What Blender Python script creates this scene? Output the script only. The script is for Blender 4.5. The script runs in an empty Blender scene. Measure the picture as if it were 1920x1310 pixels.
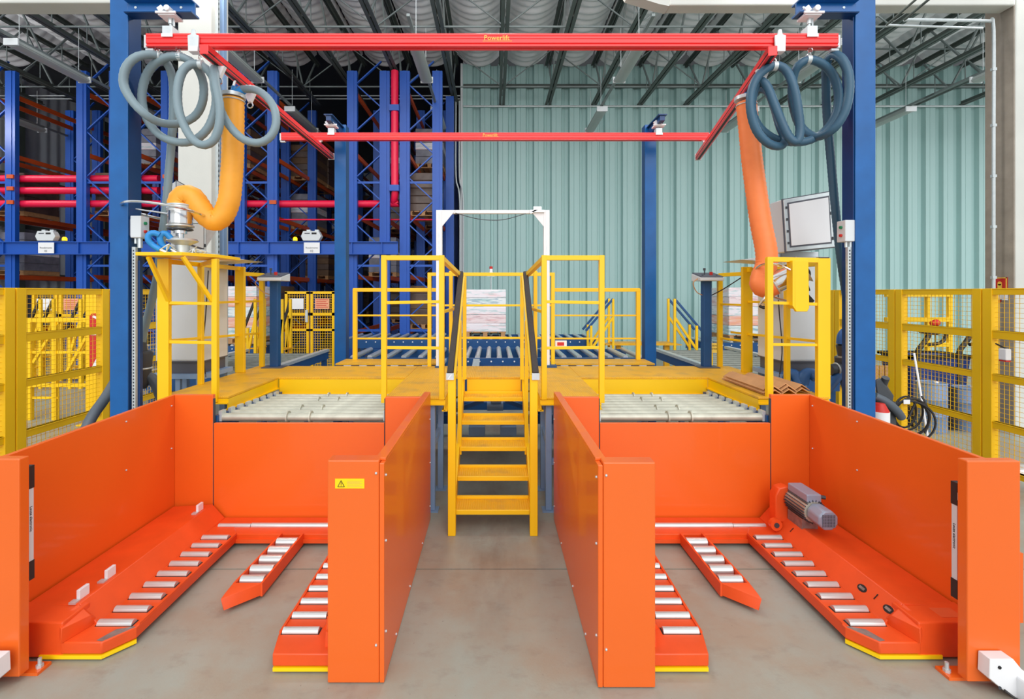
import bpy, bmesh, math, random
from mathutils import Vector, Matrix
random.seed(7)
PI = math.pi
SC = bpy.context.scene
COL = SC.collection

# ------------------------------------------------------------------ camera, world, light, exposure
F, CX, CY, EYE = 900.0, 927.0, 550.0, 2.0          # focal length and principal point in pixels of 1920x1310
cam_d = bpy.data.cameras.new('camera')
cam = bpy.data.objects.new('camera', cam_d)
COL.objects.link(cam)
cam.location = (0, 0, EYE)
cam.rotation_euler = (PI / 2, 0, 0)
cam_d.sensor_width = 36.0
cam_d.lens = F / 1920 * 36.0
cam_d.shift_x = (960 - CX) / 1920
cam_d.shift_y = -(655 - CY) / 1920
cam_d.clip_end = 200
SC.camera = cam

world = bpy.data.worlds.new('world')
SC.world = world
world.use_nodes = True
wn = world.node_tree.nodes
wn['Background'].inputs[0].default_value = (0.93, 0.97, 1.0, 1)
wn['Background'].inputs[1].default_value = 0.9
SC.view_settings.view_transform = 'Standard'
SC.view_settings.look = 'None'
SC.view_settings.gamma = 1.0
SC.view_settings.use_curve_mapping = False
SC.view_settings.exposure = 0.10

def sun(name, energy, rot, angle, col=(1, 1, 1)):
    l = bpy.data.lights.new(name, 'SUN')
    l.energy = energy; l.angle = angle; l.color = col
    o = bpy.data.objects.new(name, l); COL.objects.link(o)
    o.rotation_euler = rot
    return o
sun('hazy_daylight', 1.7, (math.radians(60), 0, math.radians(6)), math.radians(60))

def area(name, loc, sx, sy, power, rot=(0, 0, 0), col=(1, 1, 1)):
    l = bpy.data.lights.new(name, 'AREA')
    l.shape = 'RECTANGLE'; l.size = sx; l.size_y = sy; l.energy = power; l.color = col
    o = bpy.data.objects.new(name, l); COL.objects.link(o)
    o.location = loc; o.rotation_euler = rot
    return o
def globe(name, loc, power):
    l = bpy.data.lights.new(name, 'POINT')
    l.energy = power; l.shadow_soft_size = 0.35; l.color = (1.0, 0.98, 0.95)
    o = bpy.data.objects.new(name, l); COL.objects.link(o); o.location = loc
# added fill lamps out of view, brightening the ceiling, rear wall and left wall
for lx, ly in ((-13.2, 7.0), (-8.5, 7.0), (-4.2, 7.0), (0.0, 7.0), (4.2, 7.0), (8.5, 7.0), (12.8, 7.0), (-14.6, 11.2)):
    globe('added_fill_lamp', (lx, ly, 6.9), 200)

# ------------------------------------------------------------------ helpers
def lin(c):
    c /= 255.0
    return c / 12.92 if c <= 0.04045 else ((c + 0.055) / 1.055) ** 2.4
def S(r, g, b):
    return (lin(r), lin(g), lin(b))

MATS = {}
def mat(name, col, rough=0.5, metal=0.0, var=0.06, scale=2.5, bump=0.0, bscale=60, spec=0.5, coat=0.0, emit=0.0):
    m = bpy.data.materials.new(name); m.use_nodes = True
    nt = m.node_tree; n = nt.nodes; b = n['Principled BSDF']
    b.inputs['Roughness'].default_value = rough
    b.inputs['Metallic'].default_value = metal
    b.inputs['Specular IOR Level'].default_value = spec
    b.inputs['Coat Weight'].default_value = coat
    tc = n.new('ShaderNodeTexCoord')
    nz = n.new('ShaderNodeTexNoise'); nz.inputs['Scale'].default_value = scale; nz.inputs['Detail'].default_value = 5
    nt.links.new(tc.outputs['Object'], nz.inputs['Vector'])
    mx = n.new('ShaderNodeMix'); mx.data_type = 'RGBA'
    mx.inputs['A'].default_value = (*[max(0, c * (1 - 2 * var)) for c in col], 1)
    mx.inputs['B'].default_value = (*[min(1, c * (1 + 2 * var)) for c in col], 1)
    nt.links.new(nz.outputs['Fac'], mx.inputs['Factor'])
    nt.links.new(mx.outputs['Result'], b.inputs['Base Color'])
    if emit:
        b.inputs['Emission Color'].default_value = (*col, 1)
        b.inputs['Emission Strength'].default_value = emit
    if bump:
        nb = n.new('ShaderNodeTexNoise'); nb.inputs['Scale'].default_value = bscale
        nt.links.new(tc.outputs['Object'], nb.inputs['Vector'])
        bp = n.new('ShaderNodeBump'); bp.inputs['Strength'].default_value = bump; bp.inputs['Distance'].default_value = 0.01
        nt.links.new(nb.outputs['Fac'], bp.inputs['Height'])
        nt.links.new(bp.outputs['Normal'], b.inputs['Normal'])
    MATS[name] = m
    return m

def chip_mat(name, col, chip, rough, thr=0.735, coat=0.0):
    """painted sheet steel with small pale chips and scuffs"""
    m = mat(name, col, rough, 0, 0.03, 1.3, coat=coat)
    nt = m.node_tree; n = nt.nodes; b = n['Principled BSDF']
    src = b.inputs['Base Color'].links[0].from_socket
    tc = n.new('ShaderNodeTexCoord')
    a = n.new('ShaderNodeTexNoise'); a.inputs['Scale'].default_value = 14; a.inputs['Detail'].default_value = 6
    nt.links.new(tc.outputs['Object'], a.inputs['Vector'])
    r = n.new('ShaderNodeValToRGB')
    r.color_ramp.elements[0].position = thr; r.color_ramp.elements[1].position = thr + 0.015
    nt.links.new(a.outputs['Fac'], r.inputs['Fac'])
    mx = n.new('ShaderNodeMix'); mx.data_type = 'RGBA'
    nt.links.new(r.outputs['Color'], mx.inputs['Factor'])
    nt.links.new(src, mx.inputs['A']); mx.inputs['B'].default_value = (*chip, 1)
    nt.links.new(mx.outputs['Result'], b.inputs['Base Color'])
    return m

ORANGE = chip_mat('orange_paint', S(236, 104, 30), S(250, 190, 160), 0.34, 0.80, coat=0.15)
ORANGE_D = mat('orange_machine_paint', S(234, 84, 28), 0.42, var=0.08, scale=6)
YELLOW = mat('yellow_paint', S(255, 200, 0), 0.4, var=0.03)
YELLOW_F = mat('fence_yellow_paint', S(255, 198, 0), 0.45, var=0.04)
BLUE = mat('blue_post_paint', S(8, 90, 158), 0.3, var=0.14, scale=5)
BLUE_SHADE = mat('blue_shaded_paint', S(12, 58, 112), 0.35, var=0.1)  # post blue darkened: shade on sides and undersides put into the colour
RACKB = mat('rack_blue_paint', S(20, 80, 174), 0.42, var=0.06)
CONVB = mat('conveyor_blue_paint', S(20, 74, 128), 0.38, var=0.12, scale=4)
GREYB = mat('grey_blue_leg_paint', S(132, 160, 196), 0.45, var=0.06)
RED = mat('red_rail_paint', S(250, 56, 56), 0.3, var=0.03)
REDPIPE = mat('red_pipe_paint', S(235, 20, 70), 0.4, var=0.04)
RACKO = mat('rack_orange_paint', S(205, 82, 22), 0.5, var=0.12)
STEEL = mat('roller_steel', S(214, 216, 214), 0.32, 0.6, var=0.05, scale=12)
GALV = mat('galvanised_steel', S(206, 214, 216), 0.4, 0.45, var=0.08, scale=20)
ROLLER_OLD = mat('worn_roller_steel', S(192, 192, 176), 0.42, 0.35, var=0.18, scale=9)
CHROME = mat('polished_steel', S(225, 225, 225), 0.15, 0.95, var=0.03)
DARK = mat('dark_grey_plastic', S(62, 66, 72), 0.5, var=0.1)
BLACK = mat('black_rubber', S(38, 34, 34), 0.55, var=0.12, scale=30)
HANDR = mat('black_grip_tape', S(58, 50, 46), 0.75, var=0.15, scale=40, bump=0.3, bscale=300)
WHITE = mat('white_enamel', S(238, 238, 240), 0.4, var=0.02)
CABG = mat('light_grey_enamel', S(212, 217, 220), 0.4, var=0.025)
CABD = mat('dark_plinth_grey', S(84, 86, 96), 0.5)
HOSEG = mat('grey_hose_rubber', S(128, 148, 156), 0.5, var=0.08)
HOSEB = mat('blue_grey_hose_rubber', S(54, 92, 116), 0.45, var=0.12)
HOSED = mat('dark_hose_rubber', S(84, 94, 104), 0.5, var=0.08)
TUBEL = mat('orange_yellow_lifting_tube', S(250, 168, 48), 0.5, var=0.06, scale=12)
TUBER = mat('orange_lifting_tube', S(255, 132, 66), 0.5, var=0.06, scale=12)
BLUEGRIP = mat('bright_blue_grip', S(40, 140, 215), 0.45)
CONC = mat('concrete', S(205, 206, 200), 0.8, var=0.06, scale=1.5, bump=0.08, bscale=50)
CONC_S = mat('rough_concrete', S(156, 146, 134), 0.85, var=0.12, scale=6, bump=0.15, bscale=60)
GREENW = mat('green_cladding', S(162, 195, 193), 0.5, var=0.03, scale=0.6)
GREYW = mat('grey_cladding', S(200, 208, 220), 0.55, var=0.05)
TRUSS = mat('truss_paint', S(74, 82, 78), 0.5, var=0.1)
TRUSS_L = mat('truss_web_paint', S(118, 128, 128), 0.5, var=0.1)
BLANKET = mat('insulation_foil', S(232, 234, 238), 0.55, var=0.06, scale=3)
WOOD = mat('pallet_wood', S(188, 142, 96), 0.75, var=0.2, scale=10)
DARKC = mat('dark_stored_cardboard', S(110, 84, 62), 0.7, var=0.2, scale=8)
CARD = mat('brown_cardboard', S(204, 150, 100), 0.7, var=0.12, scale=8)
SIGNY = mat('yellow_label', S(255, 214, 0), 0.5, var=0.01)
INK = mat('black_ink', S(24, 24, 26), 0.6, var=0.0)
INKW = mat('white_ink', S(240, 240, 240), 0.6, var=0.0)
INKR = mat('red_ink', S(205, 40, 30), 0.5, var=0.02)
INKY = mat('yellow_ink', S(250, 205, 80), 0.5, var=0.02)
AMBER = mat('amber_lamp', S(255, 190, 20), 0.4, emit=2.2)
DRUM = mat('blue_grey_drum', S(116, 142, 180), 0.5, var=0.08)
BINB = mat('blue_bin_plastic', S(30, 60, 130), 0.5)
def film(name, col, ink1, ink2, thr=0.52):
    """shrink film with blurred printed bands"""
    m = mat(name, col, 0.25, var=0.04)
    nt = m.node_tree; n = nt.nodes; b = n['Principled BSDF']
    src = b.inputs['Base Color'].links[0].from_socket
    tc = n.new('ShaderNodeTexCoord')
    for ink, sc, stretch in ((ink1, 2.4, (.7, .7, 5)), (ink2, 4.0, (1.2, 1.2, 6))):
        mp = n.new('ShaderNodeMapping'); mp.inputs['Scale'].default_value = stretch
        nt.links.new(tc.outputs['Object'], mp.inputs['Vector'])
        z = n.new('ShaderNodeTexNoise'); z.inputs['Scale'].default_value = sc; z.inputs['Detail'].default_value = 4
        nt.links.new(mp.outputs['Vector'], z.inputs['Vector'])
        r = n.new('ShaderNodeValToRGB'); r.color_ramp.elements[0].position = thr; r.color_ramp.elements[1].position = thr + 0.12
        nt.links.new(z.outputs['Fac'], r.inputs['Fac'])
        k = n.new('ShaderNodeMath'); k.operation = 'MULTIPLY'; k.inputs[1].default_value = 0.5
        nt.links.new(r.outputs['Color'], k.inputs[0])
        mx = n.new('ShaderNodeMix'); mx.data_type = 'RGBA'
        nt.links.new(k.outputs[0], mx.inputs['Factor']); nt.links.new(src, mx.inputs['A'])
        mx.inputs['B'].default_value = (*ink, 1); src = mx.outputs['Result']
    nt.links.new(src, b.inputs['Base Color'])
    return m
PINKW = film('printed_film_a', S(236, 230, 236), S(232, 180, 180), S(140, 196, 196))
FILMR = film('printed_film_b', S(236, 218, 220), S(226, 160, 160), S(190, 150, 160))
FILMG = film('printed_film_c', S(226, 232, 234), S(110, 180, 176), S(90, 140, 170), .47)
FILMO = film('printed_film_d', S(234, 206, 198), S(232, 120, 80), S(240, 170, 120), .45)
NOTICE_O = mat('orange_notice', S(240, 170, 130), 0.5)
FILMD = mat('wrapped_goods_brown', S(92, 72, 62), 0.4, var=0.3, scale=5)
FILMS = mat('wrapped_goods_silver', S(124, 124, 136), 0.3, var=0.3, scale=6)
LENS = mat('diffuser_plastic', S(168, 176, 174), 0.4, var=0.03)
ROLLER_D = mat('dull_roller_steel', S(138, 142, 134), 0.45, 0.4, var=0.2, scale=9)
BAREM = mat('scraped_bare_metal', S(150, 146, 142), 0.4, 0.5, var=0.3, scale=25)

def deck_mat():
    m = mat('yellow_tread_plate', S(242, 178, 28), 0.45, var=0.08, scale=1.6)
    nt = m.node_tree; n = nt.nodes; b = n['Principled BSDF']
    tc = n.new('ShaderNodeTexCoord')
    w = n.new('ShaderNodeTexWave'); w.wave_type = 'BANDS'; w.bands_direction = 'X'
    w.inputs['Scale'].default_value = 16; w.inputs['Distortion'].default_value = 0.6; w.inputs['Detail'].default_value = 0
    nt.links.new(tc.outputs['Object'], w.inputs['Vector'])
    bp = n.new('ShaderNodeBump'); bp.inputs['Strength'].default_value = 0.5; bp.inputs['Distance'].default_value = 0.006
    nt.links.new(w.outputs['Fac'], bp.inputs['Height']); nt.links.new(bp.outputs['Normal'], b.inputs['Normal'])
    # worn, dirtier strips where people step
    src = b.inputs['Base Color'].links[0].from_socket
    nz = n.new('ShaderNodeTexNoise'); nz.inputs['Scale'].default_value = 5; nz.inputs['Detail'].default_value = 8
    nt.links.new(tc.outputs['Object'], nz.inputs['Vector'])
    r = n.new('ShaderNodeValToRGB'); r.color_ramp.elements[0].position = 0.5; r.color_ramp.elements[1].position = 0.72
    nt.links.new(nz.outputs['Fac'], r.inputs['Fac'])
    mx = n.new('ShaderNodeMix'); mx.data_type = 'RGBA'
    nt.links.new(r.outputs['Color'], mx.inputs['Factor']); nt.links.new(src, mx.inputs['A'])
    mx.inputs['B'].default_value = (*S(212, 160, 62), 1)
    nt.links.new(mx.outputs['Result'], b.inputs['Base Color'])
    return m
DECK = deck_mat()

def floor_mat():
    m = mat('worn_concrete_floor', S(159, 168, 158), 0.42, var=0.05, scale=1.2, bump=0.05, bscale=90)
    nt = m.node_tree; n = nt.nodes; b = n['Principled BSDF']
    src = b.inputs['Base Color'].links[0].from_socket
    tc = n.new('ShaderNodeTexCoord')
    def noise(scale, lo, hi, stretch=(1, 1, 1), det=8):
        mp = n.new('ShaderNodeMapping'); mp.inputs['Scale'].default_value = stretch
        nt.links.new(tc.outputs['Object'], mp.inputs['Vector'])
        z = n.new('ShaderNodeTexNoise'); z.inputs['Scale'].default_value = scale; z.inputs['Detail'].default_value = det
        z.inputs['Roughness'].default_value = 0.65
        nt.links.new(mp.outputs['Vector'], z.inputs['Vector'])
        r = n.new('ShaderNodeValToRGB'); r.color_ramp.elements[0].position = lo; r.color_ramp.elements[1].position = hi
        nt.links.new(z.outputs['Fac'], r.inputs['Fac'])
        return r.outputs['Color']
    def over(fac, col, k, a):
        mul = n.new('ShaderNodeMath'); mul.operation = 'MULTIPLY'; mul.inputs[1].default_value = k
        nt.links.new(fac, mul.inputs[0])
        mx = n.new('ShaderNodeMix'); mx.data_type = 'RGBA'
        nt.links.new(mul.outputs[0], mx.inputs['Factor']); nt.links.new(a, mx.inputs['A'])
        mx.inputs['B'].default_value = (*col, 1)
        return mx.outputs['Result']
    s = over(noise(1.1, 0.36, 0.62), S(160, 140, 118), 0.75, src)
    # tyre and foot traffic dirt down the aisle in front of the steps
    sep = n.new('ShaderNodeSeparateXYZ'); nt.links.new(tc.outputs['Object'], sep.inputs[0])
    ab = n.new('ShaderNodeMath'); ab.operation = 'ABSOLUTE'; nt.links.new(sep.outputs['X'], ab.inputs[0])
    mr = n.new('ShaderNodeMapRange'); mr.inputs['From Min'].default_value = 0.5; mr.inputs['From Max'].default_value = 0.0
    nt.links.new(ab.outputs[0], mr.inputs['Value'])
    my = n.new('ShaderNodeMapRange'); my.inputs['From Min'].default_value = 2.4; my.inputs['From Max'].default_value = 3.6
    nt.links.new(sep.outputs['Y'], my.inputs['Value'])
    mm = n.new('ShaderNodeMath'); mm.operation = 'MULTIPLY'
    nt.links.new(mr.outputs[0], mm.inputs[0]); nt.links.new(my.outputs[0], mm.inputs[1])
    m2 = n.new('ShaderNodeMath'); m2.operation = 'MULTIPLY'
    nt.links.new(mm.outputs[0], m2.inputs[0]); nt.links.new(noise(1.6, 0.3, 0.65, (2.2, 0.8, 1)), m2.inputs[1])
    s = over(m2.outputs[0], S(110, 88, 76), 0.7, s)
    s = over(noise(5, 0.54, 0.72, (1, 1.6, 1)), S(126, 114, 102), 0.4, s)
    s = over(noise(34, 0.66, 0.73), S(92, 82, 74), 0.6, s)
    nt.links.new(s, b.inputs['Base Color'])
    return m
FLOORM = floor_mat()

class MB:
    """collects shapes, then links them as ONE mesh object"""
    def __init__(s):
        s.v = []; s.f = []
    def add(s, vs, fs):
        o = len(s.v)
        s.v += [Vector(v) for v in vs]; s.f += [tuple(i + o for i in f) for f in fs]
        return s
    def box(s, x0, x1, y0, y1, z0, z1):
        x0, x1 = min(x0, x1), max(x0, x1); y0, y1 = min(y0, y1), max(y0, y1); z0, z1 = min(z0, z1), max(z0, z1)
        return s.add([(x0, y0, z0), (x1, y0, z0), (x1, y1, z0), (x0, y1, z0), (x0, y0, z1), (x1, y0, z1), (x1, y1, z1), (x0, y1, z1)],
                     [(0, 3, 2, 1), (4, 5, 6, 7), (0, 1, 5, 4), (1, 2, 6, 5), (2, 3, 7, 6), (3, 0, 4, 7)])
    def bar(s, p, q, w, h=None, up=(0, 0, 1)):
        p = Vector(p); q = Vector(q); h = w if h is None else h
        d = (q - p).normalized(); up = Vector(up)
        if abs(d.dot(up)) > 0.98: up = Vector((0, 1, 0))
        r = d.cross(up).normalized(); u = r.cross(d)
        a = r * w / 2; c = u * h / 2
        return s.add([p - a - c, p + a - c, p + a + c, p - a + c, q - a - c, q + a - c, q + a + c, q - a + c],
                     [(0, 3, 2, 1), (4, 5, 6, 7), (0, 1, 5, 4), (1, 2, 6, 5), (2, 3, 7, 6), (3, 0, 4, 7)])
    def tube(s, pts, r, n=10, caps=True, ripple=0.0):
        pts = [Vector(p) for p in pts]
        d0 = (pts[1] - pts[0]).normalized()
        ref = Vector((0, 0, 1)) if abs(d0.z) < 0.9 else Vector((1, 0, 0))
        rr = d0.cross(ref).normalized()
        o = len(s.v); m = len(pts)
        for i, p in enumerate(pts):
            if i == 0: d = pts[1] - p
            elif i == m - 1: d = p - pts[i - 1]
            else: d = pts[i + 1] - pts[i - 1]
            d.normalize()
            rr = (rr - d * rr.dot(d)).normalized()
            u = d.cross(rr)
            rad = r[i] if isinstance(r, (list, tuple)) else r
            if ripple: rad *= (1 + ripple * (1 if i % 2 else -1))
            for k in range(n):
                a = 2 * PI * k / n
                s.v.append(p + rr * (rad * math.cos(a)) + u * (rad * math.sin(a)))
        for i in range(m - 1):
            for k in range(n):
                k2 = (k + 1) % n
                s.f.append((o + i * n + k, o + i * n + k2, o + (i + 1) * n + k2, o + (i + 1) * n + k))
        if caps:
            s.f.append(tuple(o + k for k in reversed(range(n))))
            s.f.append(tuple(o + (m - 1) * n + k for k in range(n)))
        return s
    def cyl(s, p, q, r, n=14, r2=None):
        return s.tube([p, q], [r, r if r2 is None else r2], n)
    def ring(s, c, axis, R, r, n=32, m=8):
        c = Vector(c); ax = Vector(axis).normalized()
        a = ax.orthogonal().normalized(); b = ax.cross(a)
        o = len(s.v)
        for i in range(n):
            t = 2 * PI * i / n; e = a * math.cos(t) + b * math.sin(t)
            for k in range(m):
                f = 2 * PI * k / m
                s.v.append(c + e * (R + r * math.cos(f)) + ax * (r * math.sin(f)))
        for i in range(n):
            for k in range(m):
                s.f.append((o + i * m + k, o + ((i + 1) % n) * m + k, o + ((i + 1) % n) * m + (k + 1) % m, o + i * m + (k + 1) % m))
        return s
    def prism(s, poly, axis, a, b):
        """poly of 2-D points extruded along x, y or z from a to b"""
        n = len(poly)
        def pt(p, t):
            return {'x': (t, p[0], p[1]), 'y': (p[0], t, p[1]), 'z': (p[0], p[1], t)}[axis]
        vs = [pt(p, a) for p in poly] + [pt(p, b) for p in poly]
        fs = [tuple(reversed(range(n))), tuple(range(n, 2 * n))]
        fs += [(i, (i + 1) % n, n + (i + 1) % n, n + i) for i in range(n)]
        return s.add(vs, fs)
    def hull(s, pts):
        bm = bmesh.new()
        for p in pts: bm.verts.new(p)
        bmesh.ops.convex_hull(bm, input=bm.verts)
        bm.verts.ensure_lookup_table(); bm.verts.index_update()
        used = [v for v in bm.verts if v.link_faces]
        ix = {v: i for i, v in enumerate(used)}
        s.add([v.co.copy() for v in used], [tuple(ix[v] for v in f.verts) for f in bm.faces])
        bm.free()
        return s
    def ball(s, c, r, n=10, m=7, zs=1.0):
        c = Vector(c); o = len(s.v)
        s.v.append(c + Vector((0, 0, r * zs)))
        for i in range(1, m):
            t = PI * i / m
            for k in range(n):
                a = 2 * PI * k / n
                s.v.append(c + Vector((r * math.sin(t) * math.cos(a), r * math.sin(t) * math.sin(a), r * zs * math.cos(t))))
        s.v.append(c - Vector((0, 0, r * zs)))
        last = len(s.v) - 1
        for k in range(n):
            s.f.append((o, o + 1 + k, o + 1 + (k + 1) % n))
            s.f.append((last, o + 1 + (m - 2) * n + (k + 1) % n, o + 1 + (m - 2) * n + k))
        for i in range(m - 2):
            for k in range(n):
                s.f.append((o + 1 + i * n + k, o + 1 + (i + 1) * n + k, o + 1 + (i + 1) * n + (k + 1) % n, o + 1 + i * n + (k + 1) % n))
        return s
    def mesh(s, name, m, off=(0, 0, 0), smooth=True):
        off = Vector(off)
        me = bpy.data.meshes.new(name)
        me.from_pydata([tuple(v - off) for v in s.v], [], s.f)
        bm = bmesh.new(); bm.from_mesh(me)
        bmesh.ops.recalc_face_normals(bm, faces=bm.faces)
        bm.to_mesh(me); bm.free()
        me.materials.append(m)
        if smooth and len(s.f) > 6:
            me.polygons.foreach_set('use_smooth', [True] * len(me.polygons))
            me.set_sharp_from_angle(angle=math.radians(38))
        return me

def P(px, py, d):
    """world point seen at a measured spot of the photograph, at depth d"""
    return Vector(((px - CX) * d / F, d, EYE - (py - CY) * d / F))

def bevel(o, w=0.006, seg=2):
    b = o.modifiers.new('bevel', 'BEVEL'); b.width = w; b.segments = seg; b.limit_method = 'ANGLE'; b.angle_limit = math.radians(40)
    b.harden_normals = False
    return o

def tag(o, label=None, cat=None, group=None, kind=None):
    if label: o['label'] = label
    if cat: o['category'] = cat
    if group: o['group'] = group
    if kind: o['kind'] = kind
    return o

class Thing:
    """an Empty at the thing's base that parents its parts (shapes are given in world coordinates)"""
    def __init__(s, name, label, cat, loc=(0, 0, 0), group=None, kind=None):
        s.loc = Vector(loc)
        s.o = bpy.data.objects.new(name, None); COL.objects.link(s.o)
        s.o.empty_display_size = 0.1
        s.o.location = s.loc
        tag(s.o, label, cat, group, kind)
    def part(s, name, mb, m, parent=None, label=None, kind=None, bev=0, smooth=True):
        me = mb.mesh(name, m, s.loc, smooth)
        o = bpy.data.objects.new(name, me); COL.objects.link(o)
        o.parent = parent or s.o
        tag(o, label, None, None, kind)
        if bev: bevel(o, bev)
        return o
    def put(s, name, me, loc, parent=None, rot=None, label=None):
        """another object on a shared mesh, placed at a world point"""
        o = bpy.data.objects.new(name, me); COL.objects.link(o)
        o.parent = parent or s.o
        o.location = Vector(loc) - s.loc
        if rot: o.rotation_euler = rot
        tag(o, label)
        return o

def single(name, mb, m, label, cat, group=None, bev=0, kind=None):
    """a thing that is one mesh; its origin sits at its base"""
    xs = [v.x for v in mb.v]; ys = [v.y for v in mb.v]; zs = [v.z for v in mb.v]
    c = Vector(((min(xs) + max(xs)) / 2, (min(ys) + max(ys)) / 2, min(zs)))
    o = bpy.data.objects.new(name, mb.mesh(name, m, c)); COL.objects.link(o)
    o.location = c
    tag(o, label, cat, group, kind)
    if bev: bevel(o, bev)
    return o

def copy_tree(o, parent=None):
    c = o.copy(); COL.objects.link(c)
    if parent is not None:
        c.parent = parent
    for ch in list(o.children):
        copy_tree(ch, c)
    return c

def spline(pts, step=0.05):
    pts = [Vector(p) for p in pts]
    q = [pts[0] * 2 - pts[1]] + pts + [pts[-1] * 2 - pts[-2]]
    out = []
    for i in range(1, len(q) - 2):
        a, b, c, d = q[i - 1], q[i], q[i + 1], q[i + 2]
        n = max(2, int((c - b).length / step))
        for k in range(n):
            t = k / n
            out.append(0.5 * ((2 * b) + (c - a) * t + (2 * a - 5 * b + 4 * c - d) * t * t + (3 * b - a - 3 * c + d) * t ** 3))
    out.append(pts[-1])
    # even spacing
    res = [out[0]]; acc = 0.0
    for i in range(1, len(out)):
        seg = out[i] - out[i - 1]; L = seg.length
        while acc + L >= step and L > 1e-9:
            t = (step - acc) / L
            pnew = out[i - 1] + seg * t
            res.append(pnew)
            out[i - 1] = pnew; seg = out[i] - pnew; L = seg.length; acc = 0.0
        acc += L
    res.append(out[-1])
    return res

def text_mesh(name, body, size, m, depth=0.0006, align='CENTER'):
    cu = bpy.data.curves.new(name, 'FONT'); cu.body = body; cu.size = size; cu.extrude = depth
    cu.align_x = align; cu.align_y = 'CENTER'; cu.resolution_u = 2
    o = bpy.data.objects.new(name, cu); COL.objects.link(o)
    bpy.context.view_layer.update()
    me = bpy.data.meshes.new_from_object(o.evaluated_get(bpy.context.evaluated_depsgraph_get()))
    bpy.data.objects.remove(o); bpy.data.curves.remove(cu)
    me.materials.clear(); me.materials.append(m)
    return me
FRONT = (PI / 2, 0, 0)       # turns a text mesh to face the camera side (-Y)

# ================================================================== THE SETTING
# floor: cast concrete slabs with open joints
fl = Thing('floor', None, None, kind='structure')
fl.part('joint_filler', MB().box(-22, 24, -6, 34, -0.12, -0.02), MATS['dark_grey_plastic'])
xs = [-22, -8.4, 9.2, 24]; ys = [-6, 2.3, 3.485, 8.6, 14.5, 21, 34]
g = 0.006
for i in range(3):
    for j in range(len(ys) - 1):
        mb = MB()
        x0, x1, y0, y1 = xs[i] + g, xs[i + 1] - g, ys[j] + g, ys[j + 1] - g
        mb.add([(x0, y0, 0), (x1, y0, 0), (x1, y1, 0), (x0, y1, 0), (x0, y0, -.1), (x1, y0, -.1), (x1, y1, -.1), (x0, y1, -.1)],
               [(0, 1, 2, 3), (7, 6, 5, 4), (0, 4, 5, 1), (1, 5, 6, 2), (2, 6, 7, 3), (3, 7, 4, 0)])
        fl.part('slab', mb, FLOORM, smooth=False)

# green cladding wall at the back, one sheet after another
WY = 15.5
def clad_mesh(w, h, ribs, depth, face=-1):
    """trapezoidal sheet, front towards -Y"""
    pts = []
    p = w / ribs
    for k in range(ribs):
        a = k * p
        pts += [(a + 0.0, 0), (a + 0.22 * p, 0), (a + 0.235 * p, 0.012), (a + 0.25 * p, 0), (a + 0.54 * p, 0), (a + 0.60 * p, depth), (a + 0.72 * p, depth), (a + 0.735 * p, depth - .015), (a + 0.75 * p, depth), (a + 0.94 * p, depth)]
    pts += [(w, 0)]
    poly = pts + [(w, depth + 0.03), (0, depth + 0.03)]
    return MB().prism(poly, 'z', 0, h)
wr = Thing('wall_rear', None, None, kind='structure')
PW = 1.15
me = clad_mesh(PW - 0.004, 9.4, 2, 0.13).mesh('cladding_sheet', GREENW)
k = 0; x = -1.02
while x < 18.5:
    wr.put('cladding_sheet', me, (x, WY, 0)); x += PW
wr.part('edge_trim', MB().box(-1.09, -1.02, WY - 0.06, WY + 0.12, 0, 9.4), CABG)
wr.part('conduit', MB().tube([(-1, WY - 0.06, 8.02), (18, WY - 0.06, 8.02)], 0.03, 8), GALV)
wr.part('eaves_rail', MB().box(-1, 18.5, WY - 0.05, WY + 0.0, 8.62, 8.74), TRUSS)

wl = Thing('wall_left', None, None, kind='structure')
wl.part('cladding', MB().prism([(0.05 * (1 if (i % 4) in (1, 2) else 0) - 17.6, 5 + i * 0.11) for i in range(248)] + [(-17.75, 32.2), (-17.75, 5)], 'z', 0, 9.98), GREYW)
for yy in (9.5, 13.4, 17.3, 21.2, 25.1):
    wl.part('steel_column', MB().box(-17.5, -17.2, yy, yy + 0.3, 0, 9.6), TRUSS)
for zz in (2.6, 4.4, 6.2):
    wl.part('wall_girt', MB().box(-17.5, -17.38, 5, 32, zz, zz + 0.14), TRUSS)
wb = Thing('wall_back', None, None, kind='structure')
wb.part('cladding', MB().prism([(-17.6 + i * 0.11, 31.9 + 0.05 * (1 if (i % 4) in (1, 2) else 0)) for i in range(152)] + [(-0.9, 32.1), (-17.6, 32.1)], 'z', 0, 10), GREYW)
wi = Thing('wall_inner', None, None, kind='structure')
wi.part('cladding', MB().box(-1.02, -0.9, WY + 0.1, 32, 0, 10), GREYW)

# roof: open-web joists running away from us, foil blankets sagging between them
ce = Thing('ceiling', None, None, kind='structure')
R0, R1, ZT, ZB = 8.6, 15.45, 9.35, 8.08
SP = 1.48
ce.part('roof_sheet', MB().box(-18, 19.2, 8.2, 32.3, 10.0, 10.1), MATS['dark_grey_plastic'])
def blanket_mesh():
    mb = MB(); nx, ny = 10, 130
    for j in range(ny + 1):
        y = R0 + (R1 - R0) * j / ny
        for i in range(nx + 1):
            t = i / nx * 2 - 1
            sag = 0.40 * (1 - t * t)
            rip = 0.030 * math.sin(j * 1.15 + 0.9 * math.cos(t * 3)) * (1 - .6 * abs(t)) + 0.012 * math.sin(j * 0.47)
            mb.v.append(Vector((t * (SP / 2 - 0.03), y, 9.72 - sag + rip)))
    for j in range(ny):
        for i in range(nx):
            a = j * (nx + 1) + i
            mb.f.append((a, a + 1, a + nx + 2, a + nx + 1))
    # thickness so the blanket is a body, not a film
    n0 = len(mb.v)
    mb.v += [v + Vector((0, 0, 0.05)) for v in mb.v]
    mb.f += [tuple(i + n0 for i in reversed(f)) for f in list(mb.f)]
    return mb
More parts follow.
